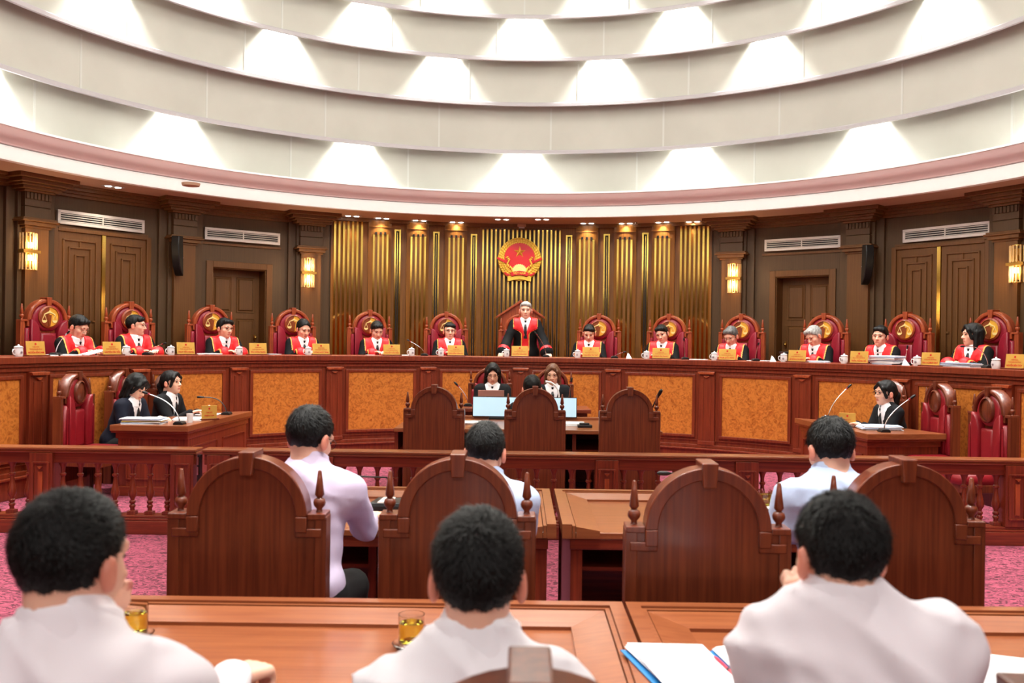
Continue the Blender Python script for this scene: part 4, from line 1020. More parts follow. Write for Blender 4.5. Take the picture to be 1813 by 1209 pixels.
        if hair == 'pony': g.cap(HL(0, -.10, .03), HL(0, -.135, -.02), .032*hs, .034*hs, k=.02); g.cap(HL(0, -.135, -.02), HL(0, -.11, -.22), .036*hs, .026*hs, k=.02)
        if hair == 'bun': g.ell(HL(0, -.115, -.02), (.042*hs, .034*hs, .04*hs), Rh, .015)
        g.D = g.D+.0032*hs*np.sin(L[0]*150+L[2]*40+4*np.sin(L[1]*60))*np.sin(L[1]*110+L[2]*30)
        return g
    hv, hq = hairfield(.006 if strands > 5000 else .0065 if strands else .008*hs).mesh()
    ho = np_mesh('hair', hv*zs_, hq, hm, e)
    if strands:
        r2 = np.random.default_rng(3+strands); L = (hv-hc)@Rh/hs; n = strands
        pick = r2.integers(0, len(hv), n); p = L[pick]+r2.normal(0, .0015, (n, 3)); cc = np.array([0, -.018, .02]); nn = p-cc; nn /= np.linalg.norm(nn, axis=1)[:, None]
        crown = np.array([.012, -.075, .10]); away = p-crown; away += np.cross(nn, away)*.55; tg = away-(away*nn).sum(1)[:, None]*nn; tg /= np.linalg.norm(tg, axis=1)[:, None]+1e-6
        tg = tg+r2.normal(0, .20, (n, 3)); top = np.clip((p[:, 2]+.06)/.12, .12, 1); ln = r2.uniform(.010, .024, n)*top*(1 if hair != 'crop' else .7)
        side = np.cross(tg, nn); side /= np.linalg.norm(side, axis=1)[:, None]+1e-6; wd = .0009
        mid = p+tg*ln[:, None]*.5+nn*.0022*top[:, None]; tip = p+tg*ln[:, None]+nn*(r2.uniform(-.002, .003, n)*top)[:, None]
        vv = np.stack([p-side*wd, p+side*wd, mid+side*wd, mid-side*wd, tip], 1).reshape(-1, 3); b = np.arange(n)*5
        tr = np.concatenate([np.stack([b, b+1, b+2], 1), np.stack([b, b+2, b+3], 1), np.stack([b+3, b+2, b+4], 1)])
        st = np_mesh('hair_strands', (hc+(vv*hs)@Rh.T)*zs_, tr, hm, ho); st['kind'] = 'stuff'
    # eyes, brows, glasses
    m = MB(); mb = MB()
    for s in (-1, 1):
        Mh = Matrix.Translation(HL(s*.031, .083, .010)) @ Matrix(Rh.tolist()).to_4x4(); m.ball((0, 0, 0), (.0125*hs, .006*hs, .0042*hs if pitch > .25 else .0055*hs), 10, 6, Mh)
        mb.tube([HL(s*.014, .089, .030), HL(s*.032, .087, .034), HL(s*.048, .074, .029)], [.003*hs, .0036*hs, .002*hs], 6)
    def fin(mm, nm, mt):
        mm.v = [tuple(c*zs_ for c in v) for v in mm.v]; return mm.build(nm, mt, e, 60)
    fin(m, 'eyes', EYEM); fin(mb, 'eyebrows', BROWM if hm in (HAIRB, HAIRN) else pm('grey_brow', (120, 112, 106), .7) if 'grey_brow' not in MATS else MATS['grey_brow'])
    if glasses:
        m = MB()
        for s in (-1, 1):
            m.tube([HL(s*.032+.022*math.cos(a)*1.05, .106-.010*abs(math.cos(a)) if s*math.cos(a) > 0 else .106, .008+.017*math.sin(a)) for a in [2*PI*i/14 for i in range(15)]], .0016*hs, 5)
            m.tube([HL(s*.055, .096, .014), HL(s*.078, .05, .016), HL(s*.080, -.005, .010)], .0015*hs, 5)
        m.tube([HL(-.010, .107, .012), HL(.010, .107, .012)], .0014*hs, 5); fin(m, 'glasses', glasses)
    # ---------------- garments
    def garment(grow, sleeve, cuff, h=.0125, long=False, wide=0.0, noise=.0, top=.0, low=None, neck=True):
        lo = np.min([*S, *hands, *E, P-V(.2, .2, .0)], 0)-.12; hi = np.max([*S, *hands, *E, N], 0)+.13
        lo[2] = (hipz-.20 if low is None else low) if not long else .15
        hi[2] = max(hi[2], N[2]+.09)
        if long: hi[1] = max(hi[1], .60); lo[0] = min(lo[0], -.33); hi[0] = max(hi[0], .33)
        g = Fld(*[np.arange(lo[i], hi[i]+h, h) for i in range(3)])
        G = g.full(); x, y, z = G[0]-P[0], G[1]-P[1], G[2]-P[2]
        T = [right[0]*x+right[1]*y+right[2]*z, fwd[0]*x+fwd[1]*y+fwd[2]*z, up[0]*x+up[1]*y+up[2]*z]
        g.ell(P+up*.02, (.165+grow, .125+grow+belly, .16), k=.06); g.ell(P+up*.20+fwd*belly*.5, (.145+grow+wide, .108+grow+belly, .17), k=.06); g.ell(P+up*.36, (.165+grow+wide, .112+grow, .165+grow*.4), k=.06)
        g.cap(S[0]*.9+N*.1, S[1]*.9+N*.1, .058+grow*.8, k=.06); g.cap(N-up*.06, N+right*hoff*.8+neckdir*.03, .085, .066, k=.05)
        for i in range(2):
            g.cap(S[i], E[i], .058+grow*.8, sleeve, k=.035); g.cap(E[i], hands[i]-nrm(hands[i]-E[i])*.012, sleeve, cuff, k=.03)
            if wide: g.cap((E[i]+hands[i])/2, hands[i]-nrm(hands[i]-E[i])*.03+V(0, 0, -.01), sleeve, cuff+.012, k=.03)
        if long:
            for s in (-1, 1):
                if stand: g.cap(P+V(s*.08, 0, -.02), V(s*.14, .02, .28), .13, .15, k=.08)
                else: g.cap(P+V(s*.08, .04, -.02), V(s*.14, .42, .52), .115, .10, k=.07); g.cap(V(s*.14, .42, .52), V(s*.15, .44, .28), .10, .11, k=.05)
        if noise:
            sh = .0; n3 = np.abs(np.sin(T[0]*9+T[2]*15+1.6*np.sin(T[2]*8+2)+1.2*np.sin(T[0]*11)))**.45-.7
            n1 = np.sin(T[0]*31+T[2]*22+3*np.sin(T[2]*17+T[0]*9))*np.sin(T[2]*26-T[0]*12+2*np.sin(T[0]*23)); n2 = np.sin((T[0]*.8+T[2])*48+4*np.sin(T[0]*14)) 
            g.D = g.D+noise*(n1*.35+n2*.15+n3*.8)-noise*.35
        return g, T
    def put(g, nm, mt): vv, qq = g.mesh(); return np_mesh(nm, vv*zs_, qq, mt, e)
    base_h = .0125 if strands < 5000 else .010
    collar_z = N+neckdir*.045
    def collar(mt, r=.072, hh=.030):
        m = MB(); ax_ = neckdir; u = nrm(np.cross(ax_, fwd)); v_ = np.cross(u, ax_); n = 24; vs = []; fs = []; cc = N+neckdir*.015+fwd*.004+right*hoff*.8
        for i in range(n+1):
            a = -PI*.42+(PI*1.84+0)*i/n+PI/2*0; a = PI/2+.14+(2*PI-.28)*i/n
            d = -(v_*math.sin(a)*-1)*1.0+u*math.cos(a); dd = u*math.cos(a)-v_*math.sin(a)*-1
            back = -math.sin(a)      # +1 at the nape
            top = hh*(1.0+.35*back); 
            for (rr, zz) in ((r-.010, -.02), (r-.012, top), (r-.004, top+.004), (r+.004, top-.002), (r+.006, top-.014), (r+.022, -.020-.014*(1-back))): vs.append(cc+dd*rr+ax_*zz)
        for i in range(n):
            for q_ in range(5): a = i*6+q_; fs.append((a, a+6, a+7, a+1))
        m.add(vs, fs); m.v = [tuple(c*zs_ for c in v) for v in m.v]; return m.build('collar', mt, e, 70)
    def tie_(mt):
        m = MB(); y0 = .118
        def tp(x, y, z): return P+right*x+fwd*y+up*z
        c = N+neckdir*-.004+fwd*.074; kn = np.array([(-.016, .012), (.016, .012), (.010, -.022), (-.010, -.022)])
        vs = [c+right*x+up*z+fwd*dy for dy in (0, .018) for x, z in kn]; pts = [c+right*x+up*z for x, z in ((-.010, -.022), (.010, -.022))]
        m.add(vs, [(0, 1, 2, 3), (7, 6, 5, 4), (0, 4, 5, 1), (1, 5, 6, 2), (2, 6, 7, 3), (3, 7, 4, 0)])
        a0, a1 = c+right*-.009-up*.022+fwd*.012, c+right*.009-up*.022+fwd*.012
        vs = [a0, a1, tp(-.018, .126, .42), tp(.018, .126, .42), tp(-.022, .140, .34), tp(.022, .140, .34), tp(-.027, .146, .24), tp(.027, .146, .24)]; back_ = [v-fwd*.012 for v in vs]
        fs = []
        for q_ in (0, 2, 4): fs += [(q_, q_+1, q_+3, q_+2), (q_+8, q_+10, q_+11, q_+9), (q_, q_+2, q_+10, q_+8), (q_+1, q_+9, q_+11, q_+3)]
        m.add(vs+back_, fs+[(6, 7, 15, 14), (0, 8, 9, 1)])
        m.v = [tuple(q_*zs_ for q_ in v) for v in m.v]; return m.build('tie', mt, e, bevel=.003)
    if dress in ('robe', 'suit'):
        g, T = garment(.004, .042, .034, .017); put(g, 'shirt', shirt); collar(shirt)
        if tie: tie_(TIEM)
    if dress == 'robe':
        sl_ = .07 if not stand else .085
        g, T = garment(.022, .068, sl_, .015, long=True, wide=.008, noise=.004); D0 = g.D.copy()
        wd = lambda z_: np.maximum(np.abs(T[0])-np.maximum((z_-.285)*.36, -.05), -T[1])
        vcut = np.maximum(np.maximum(np.abs(T[0])-(T[2]-.285)*.33, -T[1]), -(T[2]-.25))
        g.D = np.maximum(D0, -vcut); put(g, 'robe', ROBEM)
        half = np.where(T[2] > .375, .182, .062+.120*np.clip((T[2]-.29)/.085, 0, 1)**2)
        if stand: half = np.where(T[2] > .375, .182, .058+.124*np.clip((T[2]-.30)/.075, 0, 1)**2)
        reg = lambda ex: np.maximum(np.abs(T[0])-half-ex, np.where(T[2] > .36, -1, -T[1])-0)
        for nm, ex, gr, mt in (('piping', .010, .0035, PIPE), ('red_yoke', 0, .007, REDM)):
            g.D = np.maximum(np.maximum(D0-gr, reg(ex)), -vcut); put(g, nm, mt)
        for i in range(2):
            m = MB(); d = nrm(hands[i]-E[i]); a = hands[i]-d*.075; m.tube([a, a+d*.03, a+d*.062], [sl_+.008, sl_+.012, sl_+.011], 16)
            fin(m, 'red_cuff', REDM)
    elif dress == 'suit':
        g, T = garment(.018, .056, .045, .0125, noise=.0035, low=hipz-.12)
        vcut = np.maximum(np.maximum(np.abs(T[0])-(T[2]-.20)*.30, -T[1]), -(T[2]-.18)); g.D = np.maximum(g.D, -vcut); put(g, 'jacket', shirt if False else (NAVY if name == 'person' and hair == 'bobnavy' else suitm))
    else:
        g, T = garment(.012, .052, .040, base_h, noise=.016 if strands > 5000 else .010, low=hipz-.10)
        if strands:   # yoke seam and centre pleat
            g.D = g.D-.0040*np.exp(-((T[2]-.385+.08*np.abs(T[0]))/.006)**2)*(T[1] < .02)
        put(g, 'shirt', shirt); collar(shirt, .074, .034)
    if dress != 'robe':
        g = Fld(np.arange(-.28, .28, .022), np.arange(-.2, .66, .022), np.arange(.06, hipz+.14, .022))
        g.ell(P+V(0, 0, .0), (.17, .14, .12), k=.04)
        for s in (-1, 1): g.cap(P+V(s*.09, .02, -.02), V(s*.13, .42, .52), .10, .075, k=.03); g.cap(V(s*.13, .42, .52), V(s*.14, .44, .12), .07, .06, k=.02)
        put(g, 'trousers', TROU)
    m = MB()
    for s in (-1, 1):
        x, y = (s*.14, .42) if not stand else (s*.10, -.04)
        m.ball((x, y+.08, .045), (.045, .14, .04), 12, 7)
        m.bx(x-.04, x+.04, y-.05, y+.20, .0, .012)
    fin(m, 'shoes', SHOE)
    return e, INFO
suitm = SUIT
JDEP = .52       # how far each judge's head sits in front of the chair back
def jhead(px, py0, py1, k, dep=JDEP):
    X0, Y0, t0 = on(CHX[k]-AX, CHZ, CHR); Xa, Ya, ta = on(px-AX, CHZ, CHR-dep)
    c = at(px, (py0+py1)/2, Ya); return c, PI-ta
JL = [  # px, top, chin, chair, yaw, pitch, roll, hair, hairmat, glasses, lean, text
 (139, 566, 606, 0, .25, .45, 0, 'short', None, GLASG, .42, 'leftmost judge, in glasses, head bent over papers, black and red robe'),
 (241, 567, 606, 1, .75, .05, 0, 'short', None, GLASG, .22, 'second judge from the left, in black and red robe, head turned to the right'),
 (398, 571, 602, 2, .25, .1, 0, 'short', None, GLASM, .30, 'third judge from the left, in dark-rimmed glasses and black and red robe'),
 (537, 575, 606, 3, .2, .35, 0, 'bun', None, None, .22, 'woman judge fourth from the left, dark hair tied back, looking down'),
 (667, 575, 606, 4, .1, .4, 0, 'short', None, None, .22, 'fifth judge from the left, dark wavy fringe, looking down with hands together'),
 (796, 575, 605, 5, .0, .05, 0, 'short', None, GLASM, .12, 'judge with glasses looking straight ahead, just left of the standing judge'),
 (930, 535, 567, 6, .0, .05, 0, 'short', HAIRG, None, .12, 'white-haired judge standing at the centre of the bench in a black and red robe'),
 (1043, 577, 609, 7, .0, .4, 0, 'short', None, None, .2, 'judge with short dark receding hair looking down, just right of the standing judge'),
 (1172, 578, 610, 8, -.1, .25, .22, 'short', None, None, .2, 'judge with his head tilted sideways, second to the right of the standing judge'),
 (1294, 585, 618, 9, -.15, .45, 0, 'short', HAIRD, GLASG, .35, 'grey-haired judge in glasses bowed behind his nameplate'),
 (1441, 586, 621, 10, -.35, .5, .1, 'short', HAIRG, None, .30, 'silver-haired judge reading with head lowered, third from the right'),
 (1558, 581, 616, 11, .15, .05, -.05, 'short', None, None, .30, 'dark-haired judge leaning forward behind a tall stack of files'),
 (1721, 578, 621, 12, -.55, .0, 0, 'long', None, None, .15, 'woman judge at the right end with long loose dark hair'),
]
for (px, t, b, k, yaw, pit, rol, hr, hmat, gl, ln, lb) in JL:
    st = k == 6
    c, rz_ = jhead(px, t-1, b-1, k, .55 if st else .29+.58*math.sin(ln))
    # screen-space yaw: positive turns the face to the photo's right
    extra = {}
    if st: extra = dict(hands=[V(-.34, .34, 0), V(.34, .34, 0)], stand=True, reach=[V(-.3, .9, -.3), V(.3, .9, -.3)])
    person('person', lb, c, DAIS if not st else DAIS, rz_, lean=ln, yaw=yaw, pitch=pit, hroll=rol, hair=hr, hm=hmat, glasses=gl, dress='robe', hs=1.11, table=ZB,
           group='judges in black and red robes', bald=(1 if k in (1, 5) else .5 if k in (6, 7) else 0), tone=.98, **extra)
# clerks and secretaries
def plain(lb, px, py, Y, rz_, rootz=0.0, **kw):
    return person('person', lb, at(px, py, Y), rootz, rz_, group='people in the courtroom', **kw)
suitm = NAVY
plain('woman in a navy jacket with chin-length black hair, bent over files at the left desk', 243, 686, 10.15, -PI/2-.15, lean=.42, yaw=-.25, pitch=.5, hair='bob', dress='suit', hs=1.12, hands=[V(-.05, .50, 0), V(.18, .46, 0)], reach=[V(.3, .9, 0), V(-.2, .9, 0)])
suitm = SUIT
plain('woman in a black suit with a ponytail looking to the right at the left desk', 305, 684, 11.0, -PI/2-.15, lean=.25, yaw=-.1, pitch=-.08, hair='pony', dress='suit', hs=1.1, hands=[V(-.1, .42, 0), V(.12, .46, .01)])
plain('woman with round dark glasses and tied-back hair writing at the right desk', 1568, 697, 10.55, PI/2+.15, lean=.30, yaw=.1, pitch=.0, hair='pony', dress='suit', glasses=GLASM, hs=1.12, hands=[V(-.07, .48, 0), V(.07, .47, 0)])
plain('young clerk with long black hair and glasses behind the rose-coloured laptop', 873, 670, 12.25, PI, PL, lean=.12, yaw=.05, pitch=.3, hair='long', dress='suit', glasses=GLASG, hs=1.1, table=.865)
plain('clerk with light brown hair and glasses behind the white gooseneck lamp', 979, 672, 12.25, PI, PL, lean=.12, yaw=-.1, pitch=.15, hair='long', hm=HAIRN, dress='suit', glasses=GLASG, hs=1.1, table=.865)
plain('person seated behind the middle clerk chair, only their dark hair showing above it', 943, 690, 9.42, 0, lean=.1, pitch=.2, hair='short', dress='suit', hs=1.1)
# middle row, seen from behind
FR = .0062
plain('man in a lilac shirt with glasses writing at the middle desk, head turned right', 552, 779, 3.96, .0, lean=.24, yaw=-.45, pitch=.35, hair='short', dress='shirt', shirt=SHIRTP, glasses=GLASM, hs=1.04, fine=FR, strands=4000,
      nk=.112, drop=.105, hands=[V(-.02, .50, .01), ('W', -.725, 4.40, .83)], reach=[V(.2, 1, 0), V(.15, 1, .1)], shoulder=.19)
plain('man in a pale blue shirt mostly hidden by the second chair of the middle row', 862, 803, 4.0, -.05, lean=.25, yaw=-.1, pitch=.35, hair='short', dress='shirt', shirt=SHIRTB, hs=.98, fine=FR, strands=4000, nk=.115, drop=.09, hands=[V(-.2, .45, 0), V(.06, .5, 0)])
plain('man in a pale blue shirt leaning on the right middle desk, head bowed', 1472, 799, 3.96, .0, lean=.28, yaw=.15, pitch=.35, hair='short', dress='shirt', shirt=SHIRTB, hs=1.06, fine=FR, strands=4000, nk=.105, drop=.09, hands=[V(-.25, .40, 0), V(.12, .5, 0)], shoulder=.19)
# nearest row
plain('nearest man at left in a white shirt, head turned right, chin on his hand', 136, 1000, 1.52, .10, lean=.30, roll=-.02, yaw=-.34, pitch=.12, hair='crop', dress='shirt', shirt=SHIRTC, hs=.90, fine=.0062, strands=14000,
      hands=[('W', -.775, 1.66, 1.155), ('W', -.625, 1.98, .955)], reach=[V(.0, .1, 1), V(.5, .8, -.05)], shoulder=.178, nk=.118, drop=.10, fist=.7)
plain('nearest man in the middle in a white shirt, seen squarely from behind', 852, 1026, 1.72, .0, lean=.20, yaw=.0, pitch=.10, hair='short', dress='shirt', shirt=SHIRTW, hs=.95, fine=.0062, strands=14000,
      hands=[V(-.13, .42, .0), V(.18, .42, .0)], shoulder=.155, nk=.122, drop=.09, fist=.4)
plain('nearest man at right in a pale pinkish shirt, hand raised to his face', 1489, 986, 1.66, -.03, lean=.24, roll=-.02, yaw=.18, pitch=.12, hair='crop', dress='shirt', shirt=SHIRTC, hs=.86, fine=.0062, strands=14000,
      hands=[('W', .556, 1.75, 1.145), V(.20, .44, .0)], reach=[V(.08, .1, 1), V(0, 1, 0)], shoulder=.152, nk=.10, drop=.055, hoff=-.020, fist=.8)
# ================================================================== SMALL THINGS
def bench_pt(px, inset=.08, z=ZB):
    X, Y, t = on(px-AX, BC, BR+inset-.07); return (X, Y, z), -t
PLT = ['NGUY\u1ec4N H\u1ed2NG NAM', 'NGUY\u1ec4N V\u0102N TI\u1ebeN', 'NG\u00d4 TI\u1ebeN H\u00d9NG', '\u0110\u00c0O H\u1ed2NG TRANG', 'L\u01af\u01a0NG NG\u1eccC TR\u00c2M', 'NGUY\u1ec4N V\u0102N TI\u1ebeN', 'NGUY\u1ec4N V\u0102N DU', 'NGUY\u1ec4N H\u00d2A B\u00ccNH', 'NGUY\u1ec4N TR\u00cd TU\u1ec6', 'HO\u00c0NG V\u0102N TRUNG', 'PH\u1ea0M QU\u1ed0C H\u01afNG', 'L\u00ca \u0110\u0102NG DOANH', 'TR\u1ea6N H\u1ed2NG H\u00c0', '\u0110\u00c0O TH\u1eca MINH THU\u1ef6', 'NGUY\u1ec4N BI\u00caN TH\u00d9Y']
NPX = [64.5, 199.5, 330, 457.5, 569, 694, 807.5, 920.5, 1046, 1170, 1287.5, 1411, 1520.5, 1647, 1796]
nw = ['at the far left end of the bench', 'between the first and second judges from the left', 'left of the third judge from the left', 'left of the fourth judge, a woman, from the left', 'right of the fourth judge, a woman, from the left', 'right of the fifth judge from the left', 'in front of the judge just left of the standing judge', 'in front of the standing judge', 'in front of the judge just right of the standing judge', 'in front of the judge with the tilted head', 'in front of the bowed grey-haired judge', 'left of the silver-haired judge', 'left of the tall stack of files', 'between the two rightmost judges', 'at the far right end of the bench']
for px, nm, wd in zip(NPX, PLT, nw):
    (X, Y, z), r = bench_pt(px, .12)
    e = empty('nameplate', (X, Y, z), r, 'gold nameplate with red lettering '+wd, 'nameplate', 'gold nameplates along the bench'); 
    m = MB(); m.bx(-.125, .125, -.004, .004, .014, .165, Matrix.Rotation(-.12, 4, 'X')); o = m.build('plate', GOLDP, e, bevel=.002)
    m = MB(); m.bx(-.14, .14, -.05, .07, 0, .016); m.build('base', CHAIRW, e, bevel=.003)
    M = -.12
    def ps(h): return (0, -.0048-math.sin(-.12)*-h*0+h*math.sin(.12)*1.0-.0005, h*math.cos(.12))
    rt = (PI/2-.12, 0, 0)
    m = MB(); m.prism(circ(0, 0, .013, 0, 2*PI, 14)[:-1], 0, .001, 'Y', Matrix.Rotation(-.12, 4, 'X')); o = m.build('red_crest', REDL, e); o.location = ps(.135)
    letters('TH\u1ea8M PH\u00c1N', .016, REDL, e, ps(.103), rt, .0004); letters('T\u00d2A \u00c1N NH\u00c2N D\u00c2N T\u1ed0I CAO', .016, REDL, e, ps(.079), rt, .0004, maxw=.17)
    letters(nm, .028, REDL, e, ps(.042), rt, .0006, maxw=.21)
# porcelain mugs with lids
def mug():
    e = empty('lidded_mug', (0, 0, 0), 0, '', 'mug', 'white lidded mugs with a round crest')
    m = MB(); m.lathe([(.038, 0), (.043, .008), (.044, .06), (.042, .095), (.040, .095), (.040, .09)], 20); m.build('mug_body', PORC, e, 50)
    m = MB(); m.lathe([(.046, .095), (.046, .103), (.030, .112), (.010, .116), (.012, .126), (.004, .130)], 20); m.build('lid', PORC, e, 50)
    m = MB(); m.lathe([(.0445, .094), (.0465, .0965), (.0445, .0985)], 20); m.build('lid_rim', BLACK, e, 50)
    m = MB(); m.tube([(-.040, 0, .080), (-.064, 0, .078), (-.072, 0, .055), (-.064, 0, .028), (-.042, 0, .022)], .006, 8); m.build('handle', PORC, e, 60)
    m = MB(); m.tube([(.012*math.cos(a), -.0448, .045+.012*math.sin(a)) for a in [2*PI*i/12 for i in range(13)]], .0016, 5); m.ball((0, -.0445, .045), (.006, .0015, .006), 8, 5); m.build('crest', NAVYP, e, 50)
    return e
NAVYP = pm('dark_red_print', (90, 30, 60), .5)
mp = mug()
for i, (px, wd) in enumerate(((33, 'at the far left end of the bench'), (224, 'in front of the second judge from the left'), (303, 'between the second and third judges from the left'), (424, 'in front of the third judge from the left'), (546, 'in front of the woman judge fourth from the left'), (729, 'right of the fifth judge from the left'), (781, 'in front of the judge just left of the standing judge'), (897, 'in front of the standing judge'), (1023, 'in front of the judge just right of the standing judge'), (1145, 'in front of the judge with the tilted head'), (1265, 'in front of the bowed grey-haired judge'), (1388, 'left of the silver-haired judge'), (1495, 'right of the silver-haired judge'), (1624, 'between the two rightmost judges'), (1764, 'right of the woman judge at the right end'))):
    (X, Y, z), r = bench_pt(px, .10); spawn(mp, (X, Y, z), r+(.25 if i % 2 else -.1), 'white lidded mug '+wd)
spawn(mp, tuple(at(372, 722, 10.9)[:2])+(.765,), .3, 'white lidded mug right of the nameplate on the left side desk')
spawn(mp, tuple(at(1463, 735, 10.6)[:2])+(.765,), .3, 'white lidded mug on the right side desk')
m = MB(); m.lathe([(.030, 0), (.038, .10), (.036, .10)], 16); o = m.build('paper_cup', PORC, None, 50); o.location = (at(338, 735, 10.0).x, 10.0, .765); tag(o, 'white cup near the front corner of the left side desk', 'cup')
# gooseneck microphones
def mic(base, tip, label, col=CHROME, bulge=.0, tipm=MICR, basebox=True, size=1.0):
    b, t = Vector(base), Vector(tip); e = empty('gooseneck_microphone', b, 0, label, 'microphone', 'gooseneck microphones'); d = t-b
    if basebox: m = MB(); m.prism([(-.055, 0), (.055, 0), (.05, .022), (.03, .036), (-.03, .036), (-.05, .022)], -.06, .06, 'Y'); m.build('mic_base', BLACK, e, bevel=.006)
    pts = []
    for i in range(13):
        s = i/12; up = Vector((0, 0, 1))*bulge*math.sin(PI*s); pts.append(Vector((d.x*s**1.5, d.y*s**1.5, .02+(d.z-.02)*s**(.8)))+up)
    m = MB(); m.tube(pts, .0045*size, 6); m.build('gooseneck', col, e, 60)
    dd = (pts[-1]-pts[-2]).normalized(); m = MB(); m.tube([pts[-1], pts[-1]+dd*.015*size, pts[-1]+dd*.045*size, pts[-1]+dd*.055*size], [.006*size, .011*size, .011*size, .004*size], 10); m.build('mic_head', BLACK, e, 60)
    m = MB(); m.tube([pts[-1]-dd*.012*size, pts[-1]+dd*.004*size], .0085*size, 10); m.build('red_ring', tipm, e, 60)
def bmic(pb, tpx, tpy, label, **k):
    (X, Y, z), r = bench_pt(pb, .28); tp = at(tpx, tpy, Y-.05); mic((X, Y, z), tp, label, **k)
bmic(99, 118, 591, 'thin gooseneck microphone in front of the leftmost judge', tipm=PORC)
bmic(262, 288, 609, 'low gooseneck microphone beside the second judge from the left')
bmic(752, 726, 604, 'gooseneck microphone leaning left between the fifth judge and his right-hand neighbour')
bmic(967, 950, 592, 'gooseneck microphone in front of the standing judge')
bmic(1213, 1211, 604, 'upright gooseneck microphone right of the judge with the tilted head')
bmic(1338, 1342, 612, 'upright gooseneck microphone right of the bowed grey-haired judge')
bmic(1604, 1606, 618, 'upright gooseneck microphone between the stack of files and the rightmost nameplates', tipm=PORC)
bmic(1750, 1708, 613, 'gooseneck microphone bent towards the woman judge at the right end', bulge=.06)
bmic(1088, 1103, 624, 'low gooseneck microphone lying right of the standing judge’s neighbour'.replace('\u2019', "'"))
mic((at(320, 745, 9.75).x, 9.75, .765), at(264, 697, 9.75), 'gooseneck microphone leaning towards the woman in navy on the left side desk', bulge=.03, size=1.3)
mic((at(403, 722, 11.1).x, 11.1, .765), at(360, 703, 11.1), 'dark gooseneck microphone at the back of the left side desk', BLACK, bulge=.05, tipm=BLACK, size=1.3)
mic((at(1567, 765, 9.95).x, 9.95, .765), at(1612, 706, 9.95), 'gooseneck microphone at the front of the right side desk leaning right', size=1.4)
mic((at(1467, 735, 11.1).x, 11.1, .765), at(1501, 687, 11.1), 'gooseneck microphone behind the mug on the right side desk', size=1.3)
mic((at(830, 712, 11.7).x, 11.7, .865), at(812, 683, 11.7), 'gooseneck microphone left of the rose laptop on the clerks desk', size=1.3)
mic((at(1008, 712, 11.6).x, 11.6, .865), at(1012, 677, 11.6), 'gooseneck microphone right of the light-haired clerk', size=1.2)
mic((at(1150, 745, 10.0).x, 10.0, .76), at(1166, 702, 9.9), 'black microphone sticking out beside the right clerk chair', BLACK, tipm=BLACK, size=1.8)
# white curved lamp
e = empty('gooseneck_lamp', (at(990, 706, 11.5).x, 11.5, .865), 0, 'white curved gooseneck in front of the light-haired clerk', 'lamp')
b = e.location; pts = [at(x, y, 11.5)-b for x, y in ((990, 713), (991, 700), (989, 690), (984, 682), (977, 677), (971, 676))]
m = MB(); m.lathe([(.05, 0), (.05, .015), (.012, .02)], 16); m.build('lamp_foot', PORC, e, 50); m = MB(); m.tube([(pts[0].x, 0, .01)]+pts, .011, 8); m.build('lamp_neck', PORC, e, 60); m = MB(); m.tube([pts[-1], pts[-1]+Vector((-.03, 0, .0))], [.014, .018], 8); m.build('lamp_head', PORC, e, 60)
# conference units on the middle desks
def unit(px, py, Y, label, tip=None, rz_=0.0):
    p = at(px, py, Y); e = empty('conference_unit', (p.x, Y, .747), rz_, label, 'conference unit')
    m = MB(); m.prism([(-.10, -.10), (-.075, .10), (.075, .10), (.10, -.10)], 0, 0, 'Z', layers=[(0, 0), (.025, 0), (.045, .012)]); m.build('housing', BLACK, e, bevel=.005)
    m = MB(); m.prism([(-.045, -.092), (-.035, .08), (.035, .08), (.045, -.092)], .040, .049, 'Z'); m.build('speaker_plate', VENTW, e, bevel=.002)
    if tip is not None:
        t = at(*tip)-e.location; m = MB(); m.tube([(0, .08, .045), (0.0, .085, .12), (-.02, .09, .16), (t.x*.35, t.y*.35, t.z*.95), (t.x, t.y, t.z)], .0048, 8); m.build('gooseneck', BLACK, e, 60)
        d = Vector((t.x, t.y, t.z)); dd = Vector((t.x, 0, 0)).normalized(); m = MB(); m.tube([d, d+dd*.02, d+dd*.06, d+dd*.075], [.006, .013, .013, .004], 10); m.build('mic_head', BLACK, e, 60)
unit(690, 880, 5.15, 'black and silver conference unit with a long bent microphone on the middle left desk', (600, 842, 5.1))
unit(1235, 880, 5.2, 'conference unit hidden behind the third chair, its microphone head peeping out', (1190, 838, 5.0))
unit(1378, 905, 5.0, 'dark conference unit beside the papers on the middle right desk')
# tea glasses
def glass():
    e = empty('tea_glass', (0, 0, 0), 0, '', 'glass', 'glasses of yellow-green tea on glass saucers'); 
    m = MB(); m.lathe([(.034, .008), (.040, .02), (.041, .105), (.0385, .105), (.0375, .022), (.030, .018)], 32); m.build('tumbler', GLASS, e, 50)
    m = MB(); m.lathe([(.029, .019), (.0372, .024), (.0380, .080)], 32); m.build('tea', TEA, e, 50)
    m = MB(); m.lathe([(.030, 0), (.052, .004), (.060, .016), (.057, .017), (.048, .008), (.03, .006)], 32); m.build('saucer', GLASS, e, 50)
    return e
gp = glass()
def putg(px, py, label):
    Y = (HC-.745)*F/((py-(px-AX)*ROLL)-HY); spawn(gp, ((px-AX)*Y/F, Y, .744), 0, label)
putg(245, 1128, 'glass of yellow tea on a glass saucer by the nearest man at left'); putg(735, 1146, 'glass of yellow tea on a glass saucer left of the nearest man in the middle'); putg(1358, 898, 'glass of yellow tea on the middle right desk behind the third chair')
